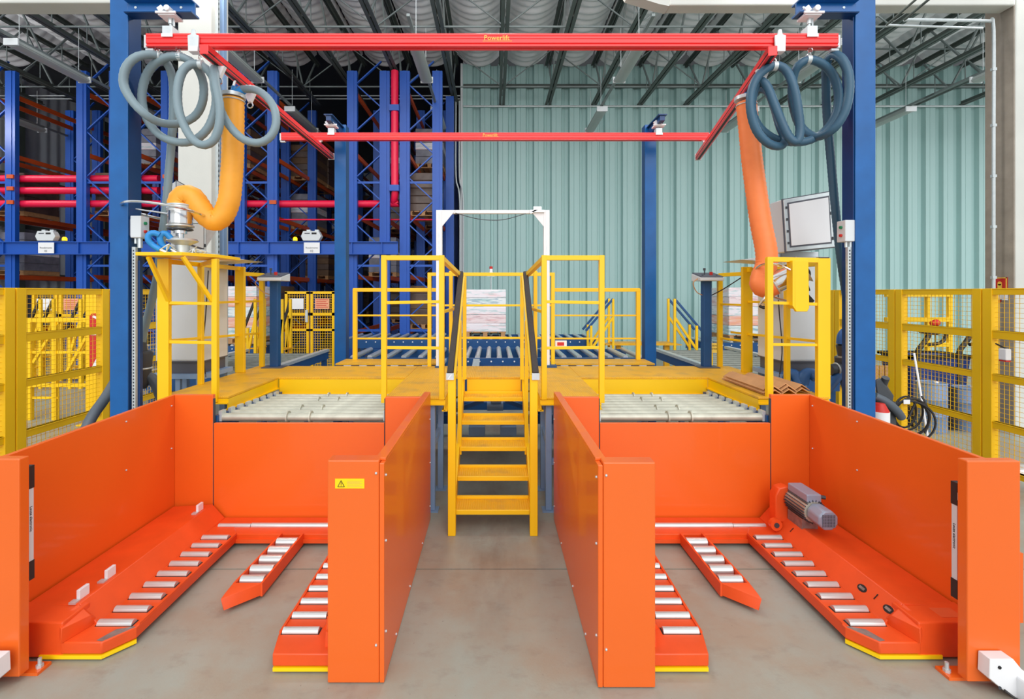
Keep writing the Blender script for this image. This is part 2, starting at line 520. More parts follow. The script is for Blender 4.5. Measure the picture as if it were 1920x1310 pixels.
bme = blanket_mesh().mesh('insulation_blanket', BLANKET)
chord = MB()
for z in (ZT, ZB):
    for sx in (-1, 1):
        chord.box(sx * 0.015, sx * 0.095, R0, R1, z - 0.02, z + 0.0)
        chord.box(sx * 0.015, sx * 0.03, R0, R1, z - 0.1 if z == ZT else z, z + 0.0 if z == ZT else z + 0.1)
cme = chord.mesh('roof_joist', TRUSS)
web = MB(); yy = R0; up = True
while yy < R1 - 0.3:
    y2 = min(yy + 0.95, R1 - 0.05)
    web.bar((0, yy, ZB if up else ZT), (0, y2, ZT if up else ZB), 0.04, 0.04)
    web.bar((0, (yy + y2) / 2, ZB), (0, (yy + y2) / 2, (ZB + ZT) / 2), 0.018)
    yy = y2; up = not up
wme = web.mesh('joist_web', TRUSS_L)
xk = 0.24 - SP * 12
while xk < 18.5:
    j = ce.put('roof_joist', cme, (xk, 0, 0))
    w = bpy.data.objects.new('joist_web', wme); COL.objects.link(w); w.parent = j
    tag(w, kind='stuff')
    ce.put('insulation_blanket', bme, (xk + SP / 2, 0, 0))
    xk += SP
for yb in (11.0, 14.2):                     # bridging between the joists
    mb = MB()
    mb.bar((-17.5, yb, ZB + 0.03), (18.6, yb, ZB + 0.03), 0.035); mb.bar((-17.5, yb, ZT - 0.12), (18.6, yb, ZT - 0.12), 0.035)
    x = 0.24 - SP * 12; q = 0
    while x < 17.5:
        if q % 2 == 0:
            mb.bar((x, yb, ZB + .03), (x + SP, yb, ZT - .12), 0.025)
        else:
            mb.bar((x, yb, ZT - .12), (x + SP, yb, ZB + .03), 0.025)
        x += SP; q += 1
    ce.part('bridging', mb, TRUSS_L)
for z in (8.2, 8.3):
    ce.part('tie_rod', MB().tube([(-17.4, 15.3, z), (-1.1, 15.3, z)], 0.018, 6), GALV)

# precast columns and beams
tl = Thing('trim_1', None, None, kind='structure')
tl.part('column_shaft', MB().box(-4.62, -4.13, 7.0, 7.46, 0, 8.2), CONC, bev=0.02)
tl.part('slotted_channel', MB().box(-4.13, -4.09, 7.10, 7.14, 2.2, 8.2), GALV)
for z in [2.3 + 0.1 * i for i in range(55)]:
    pass
sl = MB()
for i in range(70):
    z = 2.6 + i * 0.075; sl.box(-4.089, -4.086, 7.113, 7.127, z, z + 0.035)
tl.part('channel_slots', sl, MATS['dark_grey_plastic'], kind='stuff')
tl.part('cable_tray', MB().box(-4.13, -4.07, 7.22, 7.30, 2.2, 8.2), GREYB)
tl.part('roof_beam', MB().box(-14, -4.62, 6.95, 7.25, 6.205, 7.0), CONC, bev=0.02)
tr = Thing('trim_2', None, None, kind='structure')
tr.part('column_shaft', MB().box(7.6, 8.3, 7.0, 7.43, 0, 8.2), CONC, bev=0.02)
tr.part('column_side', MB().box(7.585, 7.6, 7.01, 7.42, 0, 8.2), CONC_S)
tr.part('roof_beam', MB().box(2.55, 7.58, 6.98, 7.2, 6.19, 7.0), CONC, bev=0.02)
tr.part('beam_end', MB().prism([(2.55, 6.19), (2.55, 7.0), (1.6, 7.0), (1.95, 6.36), (2.4, 6.22)], 'y', 7.0, 7.2), CONC)
cp = Thing('conduit', 'thin grey conduit bent down the right concrete column', 'pipe', (7.5, 7.1, 0))
zc = P(1862, 37, 7.15).z
cp.part('pipe', MB().tube(spline([P(1696, 37, 6.9), P(1840, 39, 7.05), P(1857, 41, 7.12), P(1863, 55, 7.15), P(1863, 300, 7.15), (P(1863, 300, 7.15).x, 7.15, 1.2)], 0.06), 0.022, 8), GALV)
cp.part('branch_pipe', MB().tube([P(1662, 47, 6.9), P(1842, 53, 7.05)], 0.016, 8), GALV)
for py in (130, 235, 330, 425, 520):
    p = P(1863, py, 7.15); cp.part('pipe_clip', MB().box(p.x - .03, p.x + .03, 7.13, 7.17, p.z - .02, p.z + .02), GALV)
cp.part('feed_pipe', MB().tube([P(1662, 47, 6.9), P(1745, -25, 6.3)], 0.016, 8).tube([P(1696, 37, 6.9), P(1770, -25, 6.2)], 0.018, 8), TRUSS)

# hanging fluorescent fittings
def lamp_proto():
    t = Thing('ceiling_light', 'x', 'lamp')
    t.part('housing', MB().prism([(-.14, 0.03), (-.09, .11), (.09, .11), (.14, .03)], 'y', -0.85, 0.85), LENS)
    t.part('diffuser', MB().prism([(-.13, 0.0), (-.13, .03), (.13, .03), (.13, 0.0), (.06, -.03), (-.06, -.03)], 'y', -0.83, 0.83), LENS)
    t.part('end_cap', MB().box(-.145, .145, -.88, -.85, -.02, .12), CABG)
    t.part('end_cap', MB().box(-.145, .145, .85, .88, -.02, .12), CABG)
    for yh in (-.7, .7):
        t.part('hanger', MB().tube([(0, yh, .11), (0, yh, 1.2)], .006, 5), GALV)
    t.part('support_rail', MB().box(-.03, .03, -1.6, 2.2, .14, .19), TRUSS_L)
    return t.o
lp = lamp_proto(); first = True
names = {-14.0: 'far left', -9.7: 'left', -5.6: 'left of centre', -1.6: 'over the blue racking edge', 2.95: 'right of centre', 7.1: 'over the right hoses', 11.4: 'far right'}
for lx, word in names.items():
    for ly, row in ((10.5, 'front row'), (14.0, 'rear row')):
        o = lp if first else copy_tree(lp); first = False
        o.location = (lx, ly, 7.0)
        o['label'] = 'long unlit fluorescent light hanging under the roof, %s, %s' % (word, row)
        o['group'] = 'fluorescent lights under the roof'

# ================================================================== ORANGE PALLET BAYS
X0 = -0.02
def bay(s):
    side = 'left' if s < 0 else 'right'
    def ux(u): return X0 + s * u
    def bx(mb, u0, u1, y0, y1, z0, z1): return mb.box(ux(u0), ux(u1), y0, y1, z0, z1)
    def pu(u, y, z): return Vector((ux(u), y, z))
    B = lambda *a: bx(MB(), *a)
    yf = 2.46 if s < 0 else 2.43
    # ---- fixed sheet-metal enclosure
    t = Thing('guard_enclosure', 'orange sheet metal enclosure around the %s pallet bay' % side, 'enclosure', (ux(1.6), 3.4, 0), 'orange pallet bay enclosures')
    t.part('outer_panel', MB().prism([(2.50, 0.02), (4.14, 0.02), (4.14, 1.135), (2.50, 1.085)], 'x', ux(2.712), ux(2.742)), ORANGE, bev=0.004)
    t.part('corner_panel', B(2.385, 2.712, 4.10, 4.14, 0.02, 1.135), ORANGE, bev=0.004)
    t.part('rear_panel', B(0.922, 2.378, 4.10, 4.13, 0.035, 0.893), ORANGE, bev=0.003)
    t.part('rear_panel_seam', B(0.915, 0.921, 4.102, 4.13, 0.03, 1.1), MATS['dark_grey_plastic'])
    t.part('rear_panel_seam', B(2.379, 2.385, 4.102, 4.13, 0.03, 1.1), MATS['dark_grey_plastic'])
    t.part('corner_panel', B(0.585, 0.914, 4.10, 4.14, 0.02, 1.115), ORANGE, bev=0.004)
    t.part('inner_panel', MB().prism([(yf + .001, 0.004), (4.25, 0.004), (4.25, 1.115), (yf + .001, 1.13)], 'x', ux(0.545), ux(0.57)), ORANGE, bev=0.004)
    t.part('top_flange', MB().prism([(2.50, 1.13), (4.25, 1.115), (4.25, 1.13), (2.50, 1.145)], 'x', ux(0.545), ux(0.60)), ORANGE, bev=0.003)
    pil = t.part('front_post', B(0.5715, 0.836, yf, yf + 0.085, 0.004, 1.145), ORANGE, bev=0.006)
    t.part('front_post', B(2.42, 2.69, yf + 0.005, yf + 0.06, 0.03, 1.15), ORANGE, bev=0.006)
    # screws
    scr = MB().ball((0, 0, 0), 0.007, 8, 5).mesh('screw', GALV)
    spots = []
    for y, z in ((4.2, .14), (4.2, .52), (4.2, .9), (3.75, .05), (3.2, .05), (2.75, .05), (yf + .03, .25), (yf + .03, .72), (yf + .03, 1.06)):
        spots.append((0.543, y, z))
    for y in (3.56, 4.06):
        for z in (0.69, 1.05):
            spots.append((2.710, y, z))
    for z in (0.2, 1.08):
        spots.append((0.586, yf - 0.002, z))
    for sp in spots:
        t.put('screw', scr, pu(*sp))
    # bolted foot behind the outer post
    t.part('base_plate', B(2.37, 2.50, yf + 0.05, yf + 0.13, 0, 0.016), ORANGE)
    t.part('anchor_bolt', MB().cyl(pu(2.395, yf + 0.09, 0.016), pu(2.395, yf + 0.09, 0.065), 0.009).cyl(pu(2.395, yf + 0.09, 0.016), pu(2.395, yf + 0.09, 0.032), 0.017, 6), GALV)
    if s < 0:
        lab = t.part('warning_label', MB().box(-.816, -.666, yf - .0022, yf - 0.0004, 1.002, 1.052), SIGNY)
        tri = MB()
        for a, b in (((-.802, 1.011), (-.768, 1.011)), ((-.768, 1.011), (-.785, 1.043)), ((-.785, 1.043), (-.802, 1.011))):
            tri.bar((a[0], yf - .003, a[1]), (b[0], yf - .003, b[1]), .0028, .001, up=(0, 1, 0))
        tri.box(-.7862, -.7838, yf - .0035, yf - .0025, 1.02, 1.034); tri.box(-.7862, -.7838, yf - .0035, yf - .0025, 1.0145, 1.0172)
        t.part('warning_triangle', tri, INK, lab)
        ln = MB()
        for q in range(5):
            ln.box(-.755, -.755 + (.078 if q % 2 == 0 else .066), yf - .0026, yf - .0021, 1.011 + q * .007, 1.0125 + q * .007)
        t.part('print_lines', ln, CARD, lab)
    else:
        # folded perforated sheet seen past the outer post
        t.part('perforated_cover', B(2.80, 2.83, 2.55, 3.0, 0.25, 0.62), ORANGE)
        h = MB()
        for i in range(9):
            for j in range(9):
                h.cyl(pu(2.799, 2.6 + i * .043, .29 + j * .036), pu(2.7985, 2.6 + i * .043, .29 + j * .036), .011, 8)
        t.part('perforation', h, MATS['black_ink'], kind='stuff')
    # ---- light curtain on the inside of the outer post
    uc = 2.442 if s < 0 else 2.463
    ztop, zbot = (1.085, 0.48) if s < 0 else (1.0, 0.385)
    c = Thing('light_curtain', 'slim white light curtain strip with black ends on the %s outer orange post' % side, 'sensor', pu(uc + .02, 2.55, zbot), 'safety light curtains')
    c.part('profile', B(uc, uc + .03, 2.535, 2.565, zbot + .10, ztop - .12), CABG)
    c.part('end_cap', B(uc - .002, uc + .032, 2.532, 2.568, ztop - .12, ztop), BLACK)
    c.part('end_cap', B(uc - .002, uc + .032, 2.532, 2.568, zbot, zbot + .10), BLACK)
    c.part('bracket', B(uc - .001, uc + .04, 2.530, 2.533, ztop - .09, ztop - .05), GALV)
    tm = text_mesh('print', 'Leuze electronic', 0.02, INK)
    tx = c.put('print', tm, (ux(uc) - s * .0006, 2.55, (ztop + zbot) / 2 + .02))
    # text runs downwards on the face that looks at the bay centre
    n = Vector((-s, 0, 0)); right = Vector((0, 0, -1)); upv = n.cross(right)
    tx.matrix_local = Matrix.Translation(tx.location) @ Matrix((right, upv, n)).transposed().to_4x4()

    # ---- pallet lifting fork carriage
    f = Thing('pallet_lift', 'orange roller fork lift carriage on the floor of the %s pallet bay' % side, 'machine', (ux(1.6), 3.4, 0), 'roller fork lifts')
    prof = [(ux(2.70), 0.012), (ux(2.70), 0.195), (ux(2.37), 0.215), (ux(2.265), 0.10), (ux(2.265), 0.012)]
    f.part('drive_housing', MB().prism(prof, 'y', 2.765, 4.07), ORANGE_D, bev=0.004)
    f.part('end_box', B(2.335, 2.70, 2.62, 2.80, 0.012, 0.205), ORANGE_D, bev=0.008)
    f.part('nose_deflector', MB().hull([pu(2.285, 2.74, .10), pu(2.285, 2.80, .10), pu(2.33, 2.60, .10), pu(2.285, 2.74, .165), pu(2.33, 2.605, .18), pu(2.375, 2.765, .215), pu(2.40, 2.78, .10), pu(2.4, 2.65, .19)]), ORANGE_D, bev=0.003)
    fp = f.part('fork_plate', MB().prism([(ux(2.345), 2.615), (ux(2.12), 2.615), (ux(2.02), 2.735), (ux(2.02), 3.80), (ux(2.10), 3.92), (ux(2.345), 3.92)], 'z', 0.035, 0.10), ORANGE_D, bev=0.006)
    f.part('yellow_strip', MB().prism([(ux(2.46), 2.612), (ux(2.119), 2.612), (ux(2.017), 2.733), (ux(2.03), 2.75), (ux(2.13), 2.63), (ux(2.46), 2.63)], 'z', 0.010, 0.030), SIGNY)
    f.part('scuffed_corner', MB().prism([(ux(2.125), 2.622), (ux(2.16), 2.63), (ux(2.12), 2.715), (ux(2.035), 2.742), (ux(2.028), 2.735)], 'z', 0.0985, 0.1012), BAREM, fp)
    f.part('edge_rail', B(2.02, 2.034, 2.76, 3.80, 0.098, 0.106), ORANGE_D)
    f.part('cross_beam', MB().prism([(ux(.60), 3.80), (ux(2.06), 3.80), (ux(2.14), 3.86), (ux(2.34), 3.86), (ux(2.34), 4.085), (ux(.60), 4.085)], 'z', 0.03, 0.096), ORANGE_D, bev=0.004)
    f.part('beam_front_step', B(.60, 2.03, 3.785, 3.80, 0.03, 0.06), ORANGE_D)
    roll = MB().cyl((-.1, 0, 0), (.1, 0, 0), .0235, 16).mesh('roller', STEEL)
    slot = MB().box(-.107, .107, -.026, .029, -.001, .0012).mesh('roller_slot', MATS['black_ink'])
    for i in range(9):
        y = 2.765 + .1205 * i
        u = 2.155 - .010 * i / 8
        f.put('roller_slot', slot, pu(u, y, .1003), fp)
        f.put('roller', roll, pu(u, y, .1010))
    # long drive roller across the back, in two lengths
    f.part('drive_roller', MB().cyl(pu(2.235, 3.93, .098), pu(1.97, 3.93, .098), .021, 14), STEEL)
    f.part('drive_roller', MB().cyl(pu(1.965, 3.93, .1), pu(.64, 3.93, .1), .023, 14), STEEL)
    # middle fork: two cheeks, rollers, cut nose
    m_ = f.part('middle_fork', MB().bar(pu(1.505, 3.14, .062), pu(1.495, 3.80, .062), .014, .085).bar(pu(1.685, 3.14, .062), pu(1.665, 3.80, .062), .014, .085).bar(pu(1.6, 3.15, .03), pu(1.585, 3.8, .03), .17, .012), ORANGE_D)
    f.part('fork_nose', MB().hull([pu(1.498, 3.15, .025), pu(1.498, 3.15, .104), pu(1.692, 3.15, .104), pu(1.692, 3.15, .025), pu(1.665, 2.985, .028), pu(1.69, 3.05, .10), pu(1.692, 3.0, .09)]), ORANGE_D, bev=0.003)
    rm = MB().cyl((-.078, 0, 0), (.078, 0, 0), .035, 18).mesh('roller', STEEL)
    for i in range(5):
        f.put('roller', rm, pu(1.594 - .004 * i, 3.215 + .123 * i, .078))
    # inner fork
    fi = f.part('fork_plate', MB().prism([(ux(.845), 2.53), (ux(1.15), 2.53), (ux(1.185), 2.68), (ux(1.185), 3.80), (ux(.845), 3.80)], 'z', 0.035, 0.10), ORANGE_D, bev=0.006)
    f.part('edge_rail', B(1.172, 1.186, 2.69, 3.80, 0.098, 0.108), ORANGE_D)
    f.part('yellow_strip', B(.845, 1.148, 2.527, 2.545, 0.010, 0.030), SIGNY)
    f.part('inner_housing', MB().prism([(ux(.60), .012), (ux(.60), .21), (ux(.88), .2), (ux(.955), .10), (ux(.955), .012)], 'y', 2.72, 4.07), ORANGE_D, bev=0.004)
    f.part('nose_deflector', MB().hull([pu(.93, 2.72, .1), pu(.93, 2.72, .17), pu(.89, 2.58, .1), pu(.89, 2.59, .18), pu(.8, 2.72, .21), pu(.8, 2.59, .1)]), ORANGE_D)
    for i in range(9):
        y = 2.70 + .128 * i
        f.put('roller_slot', slot, pu(1.065, y, .1003), fi)
        f.put('roller', roll, pu(1.065, y, .1010))
    if s < 0:
        for px, py, d in ((154, 1114, 2.83), (203, 1075, 3.03), (377, 950, 3.95)):
            y = d
            sen = f.part('position_sensor', B(2.395, 2.415, y - .035, y + .035, .212, .272), WHITE, bev=.003)
            f.part('sensor_bracket', B(2.39, 2.43, y - .07, y - .036, .21, .222), GALV, sen)
    else:
        nrm = Vector((-.115, 0, .105)).normalized() * 1.0
        nv = Vector((s * -.115, 0, .105)).normalized()
        for y in (3.0, 2.80):
            c0 = pu(2.318, y, .159)
            h = MB(); ring = []
            tdir = Vector((0, 1, 0)); sdir = nv.cross(tdir).normalized()
            for k in range(20):
                a = 2 * PI * k / 20
                ring.append(c0 + tdir * (.034 * math.cos(a)) + sdir * (.022 * math.sin(a)))
            o0 = [p + nv * .0015 for p in ring]; o1 = [p - nv * .01 for p in ring]
            h.add(o1 + o0, [tuple(reversed(range(20))), tuple(range(20, 40))] + [(i, (i + 1) % 20, 20 + (i + 1) % 20, 20 + i) for i in range(20)])
            hol = f.part('access_hole', h, MATS['black_ink'])
            f.part('drive_chain', MB().bar(c0 + nv * .002 - tdir * .02, c0 + nv * .002 + tdir * .02, .016, .004, up=nv), BAREM, hol)
        for y in (2.9, 3.72):
            c0 = pu(2.325, y, .169)
            f.part('marking_slot', MB().bar(c0 - sdir * .02 + nv * .001, c0 + sdir * .02 + nv * .001, .004, .003, up=nv), INK)
        f.part('shaft_cover', MB().cyl(pu(2.255, 3.80, .165), pu(2.255, 3.84, .165), .045, 20), ORANGE_D)
        f.part('shaft_end', MB().cyl(pu(2.255, 3.795, .165), pu(2.255, 3.80, .165), .02, 16), DARK)
        f.part('gear_cover', MB().prism([(ux(2.27), .17), (ux(2.27), .38), (ux(2.30), .44), (ux(2.36), .455), (ux(2.42), .43), (ux(2.44), .38), (ux(2.44), .17)], 'y', 3.84, 3.93), ORANGE_D, bev=.008)
        mo = f.part('drive_motor', MB().cyl(pu(2.42, 3.84, .36), pu(2.42, 3.60, .36), .078, 28), MATS['worn_roller_steel'])
        fins = MB()
        for k in range(22):
            a = 2 * PI * k / 22
            v = Vector((math.cos(a), 0, math.sin(a)))
            p = pu(2.42, 0, .36)
            fins.bar(p + v * .083 + Vector((0, 3.83, 0)), p + v * .083 + Vector((0, 3.60, 0)), .006, .016, up=v)
        f.part('cooling_fin', fins, DARK, mo, kind='stuff')
        oc = [(2.43 + .076 * math.cos(PI / 8 + k * PI / 4), .36 + .076 * math.sin(PI / 8 + k * PI / 4)) for k in range(8)]
        f.part('fan_cowl', MB().prism([(ux(u), z) for u, z in oc], 'y', 3.46, 3.60), MATS['motor_grey'], mo, bev=.012)
        gr = MB().box(ux(2.385), ux(2.475), 3.457, 3.461, .315, .405)
        f.part('fan_grille', gr, INK, mo)
        gb = MB()
        for k in range(9):
            gb.box(ux(2.385 + k * .011), ux(2.388 + k * .011), 3.454, 3.458, .315, .405)
            gb.box(ux(2.385), ux(2.476), 3.454, 3.458, .315 + k * .011, .3175 + k * .011)
        f.part('grille_bar', gb, MATS['motor_grey'], mo, kind='stuff')
        f.part('terminal_box', MB().box(ux(2.365), ux(2.475), 3.60, 3.84, .43, .49), MATS['motor_grey'], mo, bev=.008)
        f.part('cable_gland', MB().cyl(pu(2.475, 3.66, .455), pu(2.53, 3.64, .452), .014, 10), DARK, mo)
        f.part('motor_foot', MB().box(ux(2.36), ux(2.48), 3.65, 3.83, .205, .285), BAREM, mo)
        f.part('worn_label', B(2.50, 2.62, 2.66, 2.74, .2045, .2065), MATS['orange_label'])

    # ---- roller conveyor feeding the bay from above
    cv = Thing('roller_conveyor', 'steel roller conveyor behind the %s orange bay at platform height' % side, 'conveyor', (ux(1.65), 4.7, 0), 'bay roller conveyors')
    def zr(y): return .92 - .05 * (y - 4.2)
    for uu in (.905, 2.385):
        cv.part('side_frame', MB().bar(pu(uu, 4.135, .885), pu(uu, 5.4, .83), .035, .13), CONVB)
    rl = MB().cyl((-.715, 0, 0), (.715, 0, 0), .035, 20).mesh('roller', ROLLER_OLD)
    flg = MB()
    for q in (-.10, .10):
        flg.cyl((q - .006, 0, 0), (q + .006, 0, 0), .054, 20)
    fme = flg.mesh('roller_flange', ROLLER_OLD)
    for i in range(8):
        y = 4.20 + .148 * i
        r = cv.put('roller', rl, pu(1.645, y, zr(y)))
        if i in (0, 2, 5, 7):
            q = bpy.data.objects.new('roller_flange', fme); COL.objects.link(q); q.parent = r; q.location = (s * 0.0 + (-.04 if s < 0 else -.01), 0, 0)
        for uu in (.93, 2.36):
            cv.part('bearing_block', B(uu - .013, uu + .013, y - .035, y + .035, zr(y) - .03, zr(y) + .06), GALV)
    for y in (4.3, 5.2):
        for uu in (.905, 2.385):
            cv.part('leg', B(uu - .035, uu + .035, y - .04, y + .04, 0, .80), GREYB)
    cv.part('cross_member', B(.9, 2.38, 5.28, 5.34, .6, .7), CONVB)
mat('motor_grey', S(150, 160, 178), 0.4, 0.15, var=0.06)
mat('orange_label', S(226, 98, 50), 0.5)
bay(-1); bay(1)

# white sensor brackets bolted to the feet of the outer posts
def sensor_box(px, side):
    d = 2.40
    t = Thing('sensor_bracket', 'white cut-cornered bracket box low on the %s outer orange post' % side, 'bracket', P(px, 1290, d))
    x0 = P(px, 0, d).x; sg = 1
    w = .22
    pts = [(x0, .195), (x0 - .004, .10), (x0 + .06, .045), (x0 + .12, .0), (x0 + w, .0), (x0 + w, .10), (x0 + .16, .14), (x0 + .115, .195)]
    if side == 'left': pts = [(2 * x0 - a, b) for a, b in pts]
    t.part('plate', MB().prism(pts, 'y', 2.37, 2.43), WHITE, bev=.003)
    xx = x0 + (.045 if side == 'right' else -.045)
    t.part('screw', MB().cyl((xx, 2.37, .155), (xx, 2.366, .155), .008, 10), INK)
    t.part('screw', MB().cyl((xx, 2.37, .055), (xx, 2.366, .055), .008, 10), DARK)
    if side == 'right':
        t.part('sensor_head', MB().box(x0 + .13, x0 + .34, 2.30, 2.38, .0, .115), WHITE, bev=.01)
        t.part('cable', MB().tube(spline([(x0 + .06, 2.36, .05), (x0 + .1, 2.34, .02), (x0 + .13, 2.33, .008), (x0 + .15, 2.26, .006)], .02), .006, 6), BLACK)
sensor_box(1845, 'right'); sensor_box(8, 'left')

# ================================================================== YELLOW ACCESS PLATFORM
ZP = 1.05
pf = Thing('access_platform', 'yellow steel access platform running behind the orange bays', 'platform', (0, 5.6, 0))
def deck(x0, x1, y0, y1):
    pf.part('deck_plate', MB().box(x0, x1, y0, y1, ZP - .02, ZP), DECK, bev=.003)
deck(-3.1, -2.456, 4.43, 5.446); deck(-1.0, -.45, 4.385, 5.446); deck(.42, .975, 4.385, 5.446); deck(2.42, 3.07, 4.40, 5.446)
for xa, xb in ((-3.1, -1.0), (-1.0, -.45), (-.45, .42), (.42, .975), (.975, 3.07)):
    deck(xa + .002, xb - .002, 5.45, 6.29)
def fascia(p, q, h=.17):
    p = Vector(p); q = Vector(q)
    d = (q - p).normalized(); side = Vector((d.y, -d.x, 0))
    mb = MB().bar(p + Vector((0, 0, ZP - .022 - h / 2)), q + Vector((0, 0, ZP - .022 - h / 2)), .012, h)
    mb.bar(p + Vector((0, 0, ZP - .022 - h)), q + Vector((0, 0, ZP - .022 - h)), .05, .012)
    pf.part('edge_beam', mb, YELLOW)
fascia((-2.44, 5.452, 0), (-1.0, 5.452, 0)); fascia((.975, 5.452, 0), (2.42, 5.452, 0)); fascia((-.31, 5.452, 0), (.30, 5.452, 0), .16)
for x, y in ((-2.46, 4.43), (-.995, 4.385), (-.455, 4.385), (.425, 4.385), (.97, 4.385), (2.425, 4.40)):
    fascia((x, y, 0), (x, 5.44, 0), .10)
for xa, xb, y in ((-3.1, -2.456, 4.437), (-1.0, -.45, 4.392), (.42, .975, 4.392), (2.42, 3.07, 4.407)):
    fascia((xa, y, 0), (xb, y, 0), .04)
fascia((-3.09, 4.43, 0), (-3.09, 6.28, 0), .12); fascia((3.06, 4.43, 0), (3.06, 6.28, 0), .12)
for x, y in ((-.575, 4.44), (-.55, 4.92), (.50, 4.44), (.50, 4.92), (-2.98, 4.6), (2.95, 4.6), (-2.50, 4.62), (2.49, 4.62), (-2.98, 6.1), (2.95, 6.1), (-.9, 5.5), (.9, 5.5), (-2.3, 5.9), (2.3, 5.9)):
    lg = pf.part('leg', MB().box(x - .028, x + .028, y - .028, y + .028, .008, ZP - .03), GREYB, bev=.004)
    pf.part('foot_plate', MB().box(x - .06, x + .06, y - .06, y + .06, 0, .008), GREYB, lg)
for x in (-.565, .50):
    pf.part('cross_brace', MB().box(x - .018, x + .018, 4.46, 4.9, .58, .64), GREYB)
for x0, x1 in ((.53, .9), (-.95, -.6)):
    pf.part('cross_brace', MB().box(x0, x1, 4.425, 4.455, .42, .48), GREYB)
    pf.part('cross_brace', MB().box(x0, x1, 4.905, 4.935, .6, .66), GREYB)
for x0, x1, w in ((-2.12, -.76, 'left'), (.78, 2.14, 'right')):
    e = Thing('inspection_step', 'yellow inspection step with dark and white edge blocks, %s of the white portal' % w, 'step', ((x0 + x1) / 2, 6.6, 0), 'inspection steps behind the platform')
    e.part('deck_plate', MB().box(x0, x1, 6.40, 6.86, 1.045, 1.065), DECK)
    e.part('frame', MB().box(x0, x1, 6.42, 6.84, .985, 1.044), GALV)
    n = 13; wd = (x1 - x0) / n
    for q in range(n):
        e.part('edge_block', MB().box(x0 + q * wd + .004, x0 + (q + 1) * wd - .004, 6.405, 6.419, .985, 1.042), WHITE if q % 2 else CABD)
    for x in (x0 + .06, x1 - .06):
        e.part('leg', MB().box(x - .03, x + .03, 6.6, 6.66, 0, .984), GREYB)

# ------------------------------------------------------------------ steps
st = Thing('access_stairs', 'yellow steel stairs with black handrails climbing to the platform', 'stairs', (-.015, 4.0, 0))
for x in (-.352, .325):
    st.part('stringer', MB().prism([(3.99, 0.0), (4.09, 0.0), (5.445, .90), (5.445, 1.055), (5.36, 1.055), (3.99, .13)], 'x', x - .018, x + .018), YELLOW, bev=.003)
    st.part('newel_post', MB().box(x - .032, x + .032, 3.955, 4.02, 0, 1.325), YELLOW, bev=.005)
for i in range(1, 6):
    y = 4.036 + .2818 * (i - 1); z = .175 * i
    t_ = st.part('tread', MB().box(-.333, .306, y + .012, y + .235, z - .012, z), DECK)
    st.part('nosing', MB().box(-.333, .306, y, y + .014, z - .035, z + .004), YELLOW, t_, bev=.003)
    st.part('back_lip', MB().box(-.333, .306, y + .235, y + .262, z - .012, z + .022), YELLOW, t_, bev=.003)
for x, sg in ((-.365, -1), (.34, 1)):
    a = Vector((x, 3.955, 1.335)); b = Vector((x, 5.25, 2.225))
    hr = st.part('handrail', MB().bar(a, b, .052, .05), HANDR, bev=.008)
    st.part('handrail_base', MB().bar(a + Vector((-sg * .03, .05, -.05)), b + Vector((-sg * .03, .0, -.05)), .022, .04), YELLOW, hr)
    st.part('handrail_end', MB().box(x - .031, x + .031, 3.94, 3.962, 1.29, 1.345), GALV, hr)
    st.part('upper_post', MB().box(x - .02 - sg * .035, x + .02 - sg * .035, 5.30, 5.34, 1.05, 2.19), YELLOW)
    st.part('middle_post', MB().box(x - .018 - sg * .03, x + .018 - sg * .03, 4.62, 4.655, .45, 1.74), YELLOW)
mk = MB().bar((-.38, 3.938, 1.30), (-.352, 3.938, 1.336), .008, .002, up=(0, 1, 0)).box(-.392, -.34, 3.9375, 3.9385, 1.293, 1.297)
st.part('paint_mark', mk, INKW)

# ------------------------------------------------------------------ guard rails
def rail(name, label, posts, bars, loc, group='yellow guard rails', w=.048):
    """posts: (x, y, z0, z1[, width]); bars: (p, q[, thickness])"""
    t = Thing(name, label, 'railing', loc, group)
    for p in posts:
        ww = p[4] if len(p) > 4 else w
        t.part('post', MB().box(p[0] - ww / 2, p[0] + ww / 2, p[1] - w / 2, p[1] + w / 2, p[2], p[3]), YELLOW, bev=.004)
    for b in bars:
        th = b[2] if len(b) > 2 else w
        t.part('top_bar' if th >= w else 'middle_bar', MB().bar(b[0], b[1], th - .004, th - .004), YELLOW, bev=.003)
    return t
for sg, w_ in ((-1, 'left'), (1, 'right')):
    xi, xo = (-.482, -1.01) if sg < 0 else (.455, .982)
    y = 4.40
    zt = 2.35
    rail('guard_rail', 'tall yellow guard rail at the %s of the stair head, facing us' % w_,
         [(xi, y, ZP - .02, zt), (xo, y, ZP - .05, zt), (xi + sg * .0, 5.33, ZP, 2.25, .04)],
         [((xo, y, zt - .024), (xi, y, zt - .024)), ((xo, y, 1.915), (xi, y, 1.925), .032), ((xo, y, 1.505), (xi, y, 1.50), .03),
          ((xi, y, zt - .03), (xi - sg * .10, 5.28, 2.20)), ((xi, y, 1.83), (xi - sg * .09, 5.28, 1.845), .032)],
         ((xi + xo) / 2, y, ZP))
rail('guard_rail', 'wide low yellow guard rail on the rear edge of the platform behind the stairs',
     [(-.846, 6.26, ZP, 2.255), (.762, 6.26, ZP, 2.255)],
     [((-.87, 6.26, 2.25), (.786, 6.26, 2.25)), ((-.846, 6.26, 1.845), (.762, 6.26, 1.845), .03), ((-.846, 6.26, 1.42), (.762, 6.26, 1.42), .03)], (0, 6.26, ZP))
rail('guard_rail', 'yellow guard rail on the inspection step left of the white portal', [(-1.967, 6.78, 1.065, 2.065, .06), (-.80, 6.78, 1.065, 2.065)],
     [((-1.99, 6.78, 2.05), (-.78, 6.78, 2.05), .055), ((-1.96, 6.78, 1.69), (-.8, 6.78, 1.69), .028), ((-1.96, 6.78, 1.365), (-.8, 6.78, 1.365), .028)], (-1.4, 6.78, 1.065))
